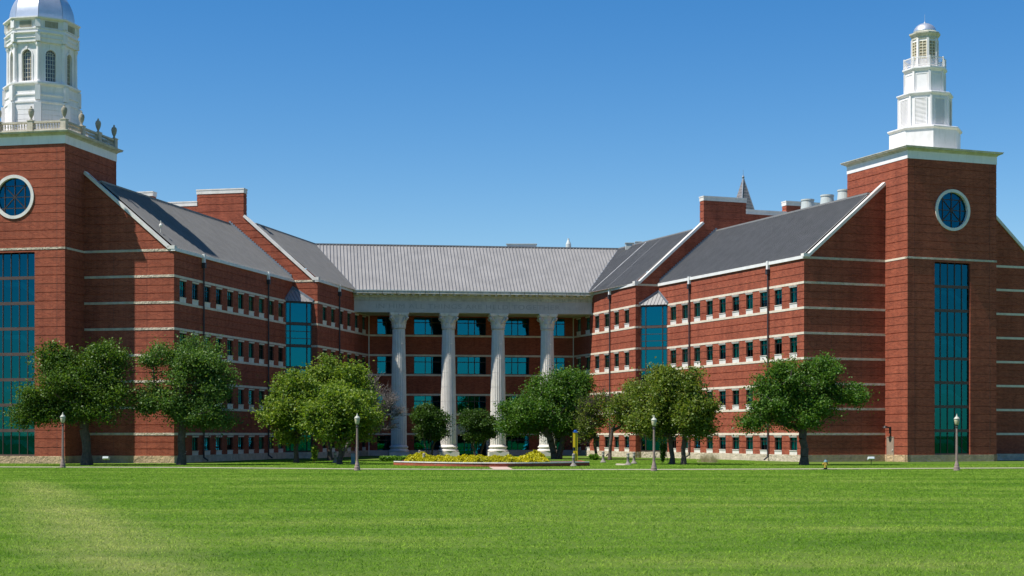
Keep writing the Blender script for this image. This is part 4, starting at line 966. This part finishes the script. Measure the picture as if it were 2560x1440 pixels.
make_tree('oak_tree', 'grey-green oak standing before the corner of the left wing', 453, 128, [(470, 960, 92, 85, 0), (400, 905, 42, 45, 0), (485, 890, 65, 42, 1), (545, 950, 45, 55, 0), (385, 1000, 42, 50, 0), (500, 1040, 80, 28, 0)], 'oak2', 12, 260, 44000, .115, .30, .5, .46, group=GT, fill=.5)
make_tree('pear_tree', 'yellow-green pear tree with its trunk left of the twin-crowned clump', 741, 138, [(735, 1025, 82, 78, 0), (735, 965, 48, 35, 0)], 'pear', 13, 200, 32000, .14, .20, .35, .42, group=GT)
make_tree('pear_tree', 'tallest pear tree rising behind the two front pear trees on the left', 825, 149, [(838, 990, 88, 88, 0), (825, 930, 50, 32, 0)], 'pear', 14, 200, 32000, .14, .21, .35, .45, group=GT)
make_tree('pear_tree', 'olive-green pear tree directly behind the lamp post left of the columns', 849, 131.5, [(855, 1045, 88, 72, 0), (845, 1000, 60, 35, 0)], 'pear', 15, 200, 30000, .135, .20, .3, .42, group=GT)
make_tree('bare_tree', 'leafless grey-brown tree with fine twigs beside the leftmost column', 850, 155, [(935, 1015, 42, 62, 0), (955, 1050, 38, 40, 0), (915, 970, 22, 30, 0), (985, 1035, 18, 25, 0)], None, 16, 150, 0, .1, .16, .3, barkm='twig', group=GT, lean=(.35, 0), twigs=1500)
make_tree('myrtle_tree', 'small multi-stemmed dark green tree between the first and second columns', 1072, 171, [(1072, 1058, 38, 42, 0), (1060, 1035, 25, 28, 0), (1098, 1060, 24, 34, 0)], 'myrtle', 17, 120, 24000, .12, .12, .3, .34, stems=4, group=GT)
make_tree('myrtle_tree', 'small multi-stemmed dark tree before the entrance between the middle columns', 1195, 171, [(1195, 1066, 38, 40, 0), (1175, 1050, 22, 28, 0), (1222, 1060, 28, 34, 0)], 'myrtle', 18, 120, 24000, .12, .12, .3, .34, stems=5, group=GT)
make_tree('shade_tree', 'broad glossy green tree covering the rightmost column', 1392, 160, [(1390, 1010, 82, 78, 0), (1310, 1035, 66, 52, 0), (1445, 985, 48, 60, 0), (1395, 955, 52, 40, 0), (1290, 1060, 42, 30, 0), (1450, 1060, 40, 40, 0)], 'bright', 19, 300, 52000, .132, .30, .3, .5, group=GT, fill=.5, stems=2)
make_tree('sparse_tree', 'thin brownish half-bare tree right of the yellow call post', 1490, 157, [(1482, 1040, 42, 50, 0), (1500, 1020, 38, 40, 0), (1462, 1070, 30, 30, 0)], 'olive', 20, 150, 4600, .13, .15, .3, .42, group=GT, twigs=700)
make_tree('pear_tree', 'slim olive-green tree close to the glass corner bay on the right', 1524, 154, [(1575, 1000, 34, 62, 0), (1545, 1035, 36, 50, 0), (1590, 1045, 40, 38, 0)], 'olive', 21, 130, 9500, .13, .16, .35, .44, group=GT, twigs=250)
make_tree('pear_tree', 'round olive-green pear tree right behind the lamp post on the right lawn', 1680, 131.5, [(1650, 1020, 72, 78, 0), (1665, 960, 50, 44, 0), (1625, 1050, 50, 40, 0)], 'olive', 22, 200, 27000, .125, .20, .3, .42, group=GT)
make_tree('pear_tree', 'olive-green pear tree leaning right, farther from the lamp post than its twin', 1709, 130.5, [(1722, 1020, 62, 76, 0), (1705, 955, 52, 46, 0), (1745, 1050, 38, 40, 0)], 'olive', 23, 200, 27000, .125, .20, .3, .42, group=GT)
make_tree('oak_tree', 'spreading dark green oak before the corner of the right wing', 2010, 128, [(1990, 960, 78, 62, 0), (2065, 930, 52, 42, 0), (1930, 1000, 52, 62, 0), (2055, 1010, 62, 52, 0), (2120, 985, 48, 30, 0), (1890, 1058, 45, 24, 0), (1955, 920, 38, 30, 0), (2010, 1045, 70, 30, 0)], 'bright', 24, 320, 50000, .112, .32, .3, .42, group=GT, fill=.5)
# distant tree belt behind the photographer, seen mirrored in the tower glass
R = np.random.default_rng(5); n = 60000; cx = np.linspace(-150, 190, 44)
ii = R.integers(0, 44, n); v = R.normal(size=(n, 3)); v /= np.linalg.norm(v, axis=1)[:, None]; v *= (R.uniform(0, 1, n)**.4)[:, None]
hh = R.uniform(6.5, 11.5, 44); P_ = np.stack([cx[ii]+v[:, 0]*5.5, -52+v[:, 1]*5+R.normal(size=n)*2, np.abs(hh[ii]*.48+v[:, 2]*hh[ii]*.5)], 1)
o = add('far_wood', leaf_cloud('far_wood', P_, .75, R), 'belt'); o['kind'] = 'stuff'

# ------------------------------------------------------------------ planter and shrubs
pl, pr_ = gpy(984, 1163.2), gpy(1474, 1164.8)
mid = gpy(1230, 1167.2); n = 24; arc = []
for i in range(n+1):
    u = i/n; q = pl+(pr_-pl)*u; q = q+Vector((0, (mid.y-(pl.y+pr_.y)/2)*4*u*(1-u))); arc.append(q)
PLT = empty('planter_wall', (arc[n//2].x, arc[n//2].y, 0), 'low curved brick planter wall with pale stone coping below the yellow shrubs', 'planter')
def arcwall(y0, y1, z0, z1):
    m = MB(); m.rings([[(q.x, q.y+y0, z0), (q.x, q.y+y0, z1), (q.x, q.y+y1, z1), (q.x, q.y+y1, z0)] for q in arc]); return m
add('brick_wall', arcwall(0, .35, -.1, .26), 'brick', PLT, I4, True)
for i in range(n):
    p, q = arc[i], arc[i+1]; m = MB().rings([[(v.x, v.y-.05, .262), (v.x, v.y-.05, .34), (v.x, v.y+.4, .34), (v.x, v.y+.4, .262)] for v in (p+(q-p)*.01, q-(q-p)*.01)]); add('coping_stone', m, 'coping', PLT, I4, True)
bed = MB().poly([(q.x, q.y+.3, .22) for q in arc]+[(arc[-1].x-.3, arc[-1].y+10, .22), (arc[0].x+.3, arc[0].y+10, .22)])
add('planting_soil', bed, 'mulch', PLT, I4, True)
add('side_wall', MB().beam((arc[0].x+.18, arc[0].y+.36, .17), (arc[0].x+.4, arc[0].y+10, .17), .34, .2).beam((arc[-1].x-.18, arc[-1].y+.36, .17), (arc[-1].x-.4, arc[-1].y+10, .17), .34, .2), 'brick', PLT, I4, True)
def shrub_mesh(seed, n, size, fl=.75):
    R = np.random.default_rng(seed); v = R.normal(size=(n, 3)); v /= np.linalg.norm(v, axis=1)[:, None]; v *= (R.uniform(.55, 1, n)**.5)[:, None]*(1+.16*np.sin(v[:, 0:1]*5+seed)*np.cos(v[:, 1:2]*6)); v[:, 2] = np.abs(v[:, 2])*fl
    return leaf_cloud('foliage', v, size, R, .5)
SM = [shrub_mesh(s_, 1500, .13) for s_ in (1, 2, 3)]
k_ = 0
for row, (dd, a0, a1, cnt_) in enumerate(((1.2, .16, .72, 19), (2.6, .13, .74, 17), (4.0, .12, .74, 16))):
    for i in range(cnt_):
        u = a0+(a1-a0)*i/(cnt_-1)+rng.uniform(-.008, .008); q = pl+(pr_-pl)*u; yy = q.y+(mid.y-(pl.y+pr_.y)/2)*4*u*(1-u)+dd+rng.uniform(-.2, .2)
        s_ = rng.uniform(.52, .70)*(1.15 if u > .70 or u < .14 else 1)
        so = add('golden_shrub', SM[k_ % 3], 'yellow', None, T(q.x, yy, .2) @ RZ(rng.uniform(0, 6)) @ S3(s_*1.25, s_*1.25, s_*rng.uniform(1.0, 1.35))); k_ += 1
        tag(so, 'low rounded golden-yellow shrub massed in the bed behind the planter wall', 'shrub', 'golden shrubs in the planter bed')
for px, d, s_, lab in ((1355, 134, .95, 'tallest golden-yellow shrub at the right end of the planter bed'), (1044, 134, .8, 'upright golden-yellow shrub at the left end of the planter bed')):
    q = gp(px-18 if px > 1300 else px+10, d); tag(add('golden_shrub', SM[0], 'yellow', None, T(q.x, q.y, .28) @ S3(s_, s_, s_*1.1)), lab, 'shrub')
R = np.random.default_rng(9); n = 5000; p = np.stack([R.uniform(-1, 1, n), R.uniform(-.6, .6, n), R.uniform(0, .42, n)+.08*np.sin(np.arange(n))], 1); q = gp(994, 145); p[:, 0] *= 1.6
tag(add('low_hedge', leaf_cloud('hedge', p, .12, R), 'hedge', None, T(q.x, q.y, 0)), 'low clipped bright green hedge left of the planter wall', 'hedge')
def small_plant(name, label, px, d, h, w_, n, matn, seed, lsz=.13):
    R = np.random.default_rng(seed); q = gp(px, d); e = empty(name, (q.x, q.y, 0), label, 'plant')
    st_ = MB(); L_ = []
    for i in range(7):
        a = R.uniform(0, 6.28); tx, ty, tz = w_*R.uniform(.1, .8)*cos(a), w_*R.uniform(.1, .8)*sin(a), h*R.uniform(.6, 1); st_.tube((0, 0, 0), (tx*.5, ty*.5, tz*.6), .02, .014, 5, False).tube((tx*.5, ty*.5, tz*.6), (tx, ty, tz), .014, .006, 4, False)
        for k in range(n//7):
            u = R.uniform(.2, 1.05); L_.append((tx*u**1.2+R.normal()*.12*w_*1.5, ty*u**1.2+R.normal()*.18*w_, tz*u+R.normal()*.06))
    add('stem', st_, 'bark', e); add('foliage', leaf_cloud('foliage', np.array(L_), lsz, R), matn, e)
small_plant('sapling', 'young leafy sapling on the grass left of the round bollard light', 786, 136, 1.75, .5, 330, 'pear', 3)
small_plant('sapling', 'staked young shrub just right of the lamp post on the right lawn', 1655, 134, 1.9, .42, 700, 'bright', 4)
small_plant('low_shrub', 'low bright green shrub at the wall right of the yellow call post', 1487, 152, .55, .8, 420, 'hedge', 6)
for px in (1634, 1671): 
    q = gp(px, 132.8); c = gp(1655, 134); tag(add('stake', MB().tube((0, 0, 0), ((c.x-q.x)*.35, .3, .95), .02, .02, 5), 'bark', None, T(q.x, q.y, 0)), 'thin leaning wooden stake '+('left' if px < 1650 else 'right')+' of the staked young shrub', 'stake')
R = np.random.default_rng(31)
for px, d, lab in ((1762, 140, 'dry straw-coloured grass clump against the right wing base, left one'), (1781, 139.5, 'dry straw-coloured grass clump against the right wing base, right one')):
    n = 150; q = gp(px, d); V = []; 
    for i in range(n):
        x, y = R.normal()*.22, R.normal()*.2; h = R.uniform(.5, .95); lx, ly = R.normal()*.18, R.normal()*.18; V += [(x-.012, y, 0), (x+.012, y, 0), (x+lx, y+ly, h)]
    tag(add('dry_grass_clump', raw_mesh('dry_grass_clump', np.array(V), np.arange(3*n).reshape(n, 3)), 'straw', None, T(q.x, q.y, 0)), lab, 'grass clump', 'dry grass clumps by the right wing')

# ------------------------------------------------------------------ lamps, bollards, hydrant, call post
def lamp_post(px, y, label, H):
    q = gpy(px, y); e = empty('lamp_post', (q.x, q.y, 0), label, 'lamp post', 'lamp posts along the sidewalk')
    s = H/3.9
    for name, me in LP: add(name, me[0], me[1], e, S3(.82, .82, s))
LP = []
mm = MB().lathe([(.27, 0), (.27, .1), (.24, .12), (.24, .26), (.2, .3), (.19, .4), (.14, .55), (.11, .68)], 12); LP.append(('post_base', (mm.mesh('post_base'), 'post')))
nf = 12; rr = [[((r-(.012 if j % 2 else 0))*cos(2*pi*j/24), (r-(.012 if j % 2 else 0))*sin(2*pi*j/24), z) for j in range(24)] for r, z in ((.11, .68), (.10, 1.6), (.075, 2.95))]; LP.append(('post_shaft', (MB().rings(rr).mesh('post_shaft'), 'post')))
LP.append(('collar', (MB().lathe([(.08, 2.95), (.12, 2.98), (.12, 3.03), (.08, 3.06), (.1, 3.12), (.13, 3.15)], 12).mesh('collar'), 'pipe')))
LP.append(('globe', (MB().lathe([(.12, 3.15), (.17, 3.25), (.21, 3.42), (.22, 3.53)], 16).mesh('globe', True), 'globe')))
LP.append(('cap', (MB().lathe([(.24, 3.53), (.25, 3.57), (.21, 3.63), (.13, 3.7), (.07, 3.74), (.08, 3.78), (.03, 3.82), (.01, 3.92)], 16).mesh('cap', True), 'lampcap')))
lamp_post(157, 1169.8, 'lamp post standing before the large oak by the left tower', 4.1)
lamp_post(893, 1177, 'lamp post in front of the pear trees left of the columns', 3.9)
lamp_post(1635, 1178, 'lamp post beside the staked shrub left of the twin pear trees', 3.75)
lamp_post(2392, 1177, 'lamp post in front of the tall glass window of the right tower', 3.85)
BM = [('bollard_base', MB().lathe([(.27, 0), (.27, .07), (.22, .09), (.2, .16), (.14, .22), (.11, .3), (.10, .62), (.12, .64), (.12, .69)], 14).mesh('bollard_base', True), 'bollard'),
      ('light_louvre', MB().lathe([(.09, .69), (.12, .7), (.12, .73), (.085, .74), (.12, .76), (.12, .79), (.085, .8), (.12, .82), (.12, .86)], 14).mesh('light_louvre'), 'lampcap'),
      ('bollard_cap', MB().lathe([(.13, .86), (.13, .9), (.1, .97), (.05, 1.0), (.01, 1.01)], 14).mesh('bollard_cap', True), 'bollard')]
def bollard(px, y, label):
    q = gpy(px, y); e = empty('bollard_light', (q.x, q.y, 0), label, 'bollard', 'bollard lights along the paths')
    for n_, me, mt in BM: add(n_, me, mt, e)
bollard(1060, 1164.6, 'bollard light in front of the left end of the planter wall')
bollard(1434, 1166.2, 'bollard light in front of the yellow call post')
bollard(1508, 1156.6, 'bollard light standing alone on the grass right of the planter wall')
bollard(1570, 1163.4, 'nearer of the two bollard lights by the concrete pad')
bollard(1585, 1159.6, 'farther of the two bollard lights by the concrete pad')
bollard(838, 1157.5, 'bollard light half hidden beside the front pear trunk')
bollard(1049, 1152.5, 'bollard light standing behind the left yellow shrubs')
q = gpy(883, 1161); e = empty('meter_post', (q.x, q.y, 0), 'dark blue-grey utility post left of the tall lamp post', 'utility post')
add('post_body', MB().box(-.16, .16, -.12, .12, 0, .62), 'bonnet', e); add('post_head', MB().box(-.18, .18, -.14, .14, .62, .9), 'lead', e); add('post_foot', MB().box(-.24, .24, -.2, .2, 0, .08), 'bollard', e)
q = gpy(1438.5, 1155.5); e = empty('emergency_call_post', (q.x, q.y, 0), 'tall bright yellow emergency call post with a blue light on top', 'call post'); H = 2.75
add('post_back', MB().box(-.02, .20, -.02, .26, 0, H-.12), 'phone', e); add('lower_panel', MB().box(-.19, -.02, -.10, .22, 0, 1.0), 'phone', e); add('upper_panel', MB().box(-.21, -.02, -.10, .22, 1.32, H-.12), 'phone', e)
add('call_niche', MB().box(-.14, -.02, .0, .2, 1.0, 1.32), 'black', e); add('blue_light', MB().box(-.2, .2, -.12, .26, H-.12, H-.02).lathe([(.14, H-.02), (.14, H+.06), (.08, H+.1)], 12, (0, .07, 0)), 'blue', e)
q = gpy(2064, 1174.3); e = empty('fire_hydrant', (q.x, q.y, 0), 'faded yellow fire hydrant with blue-grey cap at the sidewalk edge', 'hydrant')
add('foot_flange', MB().lathe([(.18, 0), (.18, .05), (.12, .06), (.12, .1), (.16, .11), (.16, .14)], 14), 'black', e); add('barrel', MB().lathe([(.11, .12), (.11, .45), (.15, .47), (.15, .51), (.12, .53)], 14), 'hyd', e)
add('bonnet', MB().lathe([(.15, .53), (.15, .56), (.12, .62), (.07, .67), (.035, .69), (.035, .75)], 14), 'bonnet', e)
for s_ in (-1, 1): add('nozzle', MB().tube((0, 0, .4), (s_*.2, 0, .4), .06, .06, 10).tube((s_*.17, 0, .4), (s_*.22, 0, .4), .075, .075, 6), 'hyd', e)
add('pumper_nozzle', MB().tube((0, 0, .38), (-.03, -.2, .38), .075, .075, 10).tube((-.025, -.17, .38), (-.035, -.23, .38), .09, .09, 6), 'hyd', e)
def flood(px, y, label):
    q = gpy(px, y); e = empty('floodlight', (q.x, q.y, 0), label, 'floodlight', 'ground floodlights by the walls')
    add('stem', MB().tube((0, 0, 0), (0, 0, .4), .03, .03, 6), 'pipe', e); X = T(0, 0, .48) @ Matrix.Rotation(radians(-20), 4, 'X')
    add('lamp_housing', MB().rings([[(x*s_, y_, z*s_) for x, z in ((-.28, -.11), (.28, -.11), (.28, .11), (-.28, .11))] for y_, s_ in ((-.16, .8), (-.05, 1.0), (.2, 1.0))]), 'floodlight', e, X); add('lens', MB().box(-.25, .25, .2, .215, -.09, .09), 'lampcap', e, X)
flood(265, 1159, 'small pale floodlight on a stem at the foot of the left wing'); flood(2178, 1160, 'small pale floodlight on a stem at the foot of the right wing')

# ------------------------------------------------------------------ grass blades
R = np.random.default_rng(2); n = 250000
u = R.uniform(0, 1, n); d0, d1 = 26.0, 152.0
dd = (d0**1.2+u*(d1**1.2-d0**1.2))**(1/1.2); xx = R.uniform(-.37, .37, n)*dd
far = (R.uniform(0, 1, n) < 1.0)
wy = np.interp(xx, [p.x for p in walk], [p.y for p in walk])
keep = ~((dd > wy-.2) & (dd < wy+2.3)) & ~((dd > 133) & ((xx < -24) | (xx > 22)))
ay = np.interp(xx, [q.x for q in arc], [q.y for q in arc]); keep &= ~((xx > arc[0].x) & (xx < arc[-1].x) & (dd > ay-.1) & (dd < ay+11))
px_ = 1280+xx/dd*F; keep &= ~((px_ > 1222) & (px_ < 1286) & (dd > wy) & (dd < ay)); keep &= ~((px_ > 1537) & (px_ < 1574) & (dd > 127.5) & (dd < 135.5)); dd, xx = dd[keep], xx[keep]; n = len(dd)
nb = 3; n3 = n*nb; bx = np.repeat(xx, nb)+R.normal(size=n3)*.03*np.repeat(dd, nb)/40; by = np.repeat(dd, nb)+R.normal(size=n3)*.03*np.repeat(dd, nb)/40
h = R.uniform(.02, .05, n3)*(1+.25*R.normal(size=n3)**2*.3); wd = R.uniform(.006, .012, n3)*(np.repeat(dd, nb)/32)**.8; a = R.uniform(0, pi, n3); lx, ly = R.normal(size=n3)*.045, R.normal(size=n3)*.045
# taller tufts scattered through the turf
nt_ = 2600; td = (d0**1.3+R.uniform(0, 1, nt_)*(108.0**1.3-d0**1.3))**(1/1.3); tx = R.uniform(-.37, .37, nt_)*td; kb = 14; m3 = nt_*kb
bx = np.concatenate([bx, np.repeat(tx, kb)+R.normal(size=m3)*.10]); by = np.concatenate([by, np.repeat(td, kb)+R.normal(size=m3)*.10])
h = np.concatenate([h, R.uniform(.05, .10, m3)]); wd = np.concatenate([wd, R.uniform(.005, .010, m3)*(np.repeat(td, kb)/32)**.6]); a = np.concatenate([a, R.uniform(0, pi, m3)])
lx = np.concatenate([lx, R.normal(size=m3)*.035]); ly = np.concatenate([ly, R.normal(size=m3)*.035]); n3 = len(bx)
V = np.empty((n3, 3, 3)); V[:, 0] = np.stack([bx-wd*np.cos(a), by-wd*np.sin(a), np.zeros(n3)], 1); V[:, 1] = np.stack([bx+wd*np.cos(a), by+wd*np.sin(a), np.zeros(n3)], 1); V[:, 2] = np.stack([bx+lx, by+ly, h], 1)
o = add('grass', raw_mesh('grass', V.reshape(-1, 3), np.arange(3*n3).reshape(n3, 3)), 'blades'); o['kind'] = 'stuff'
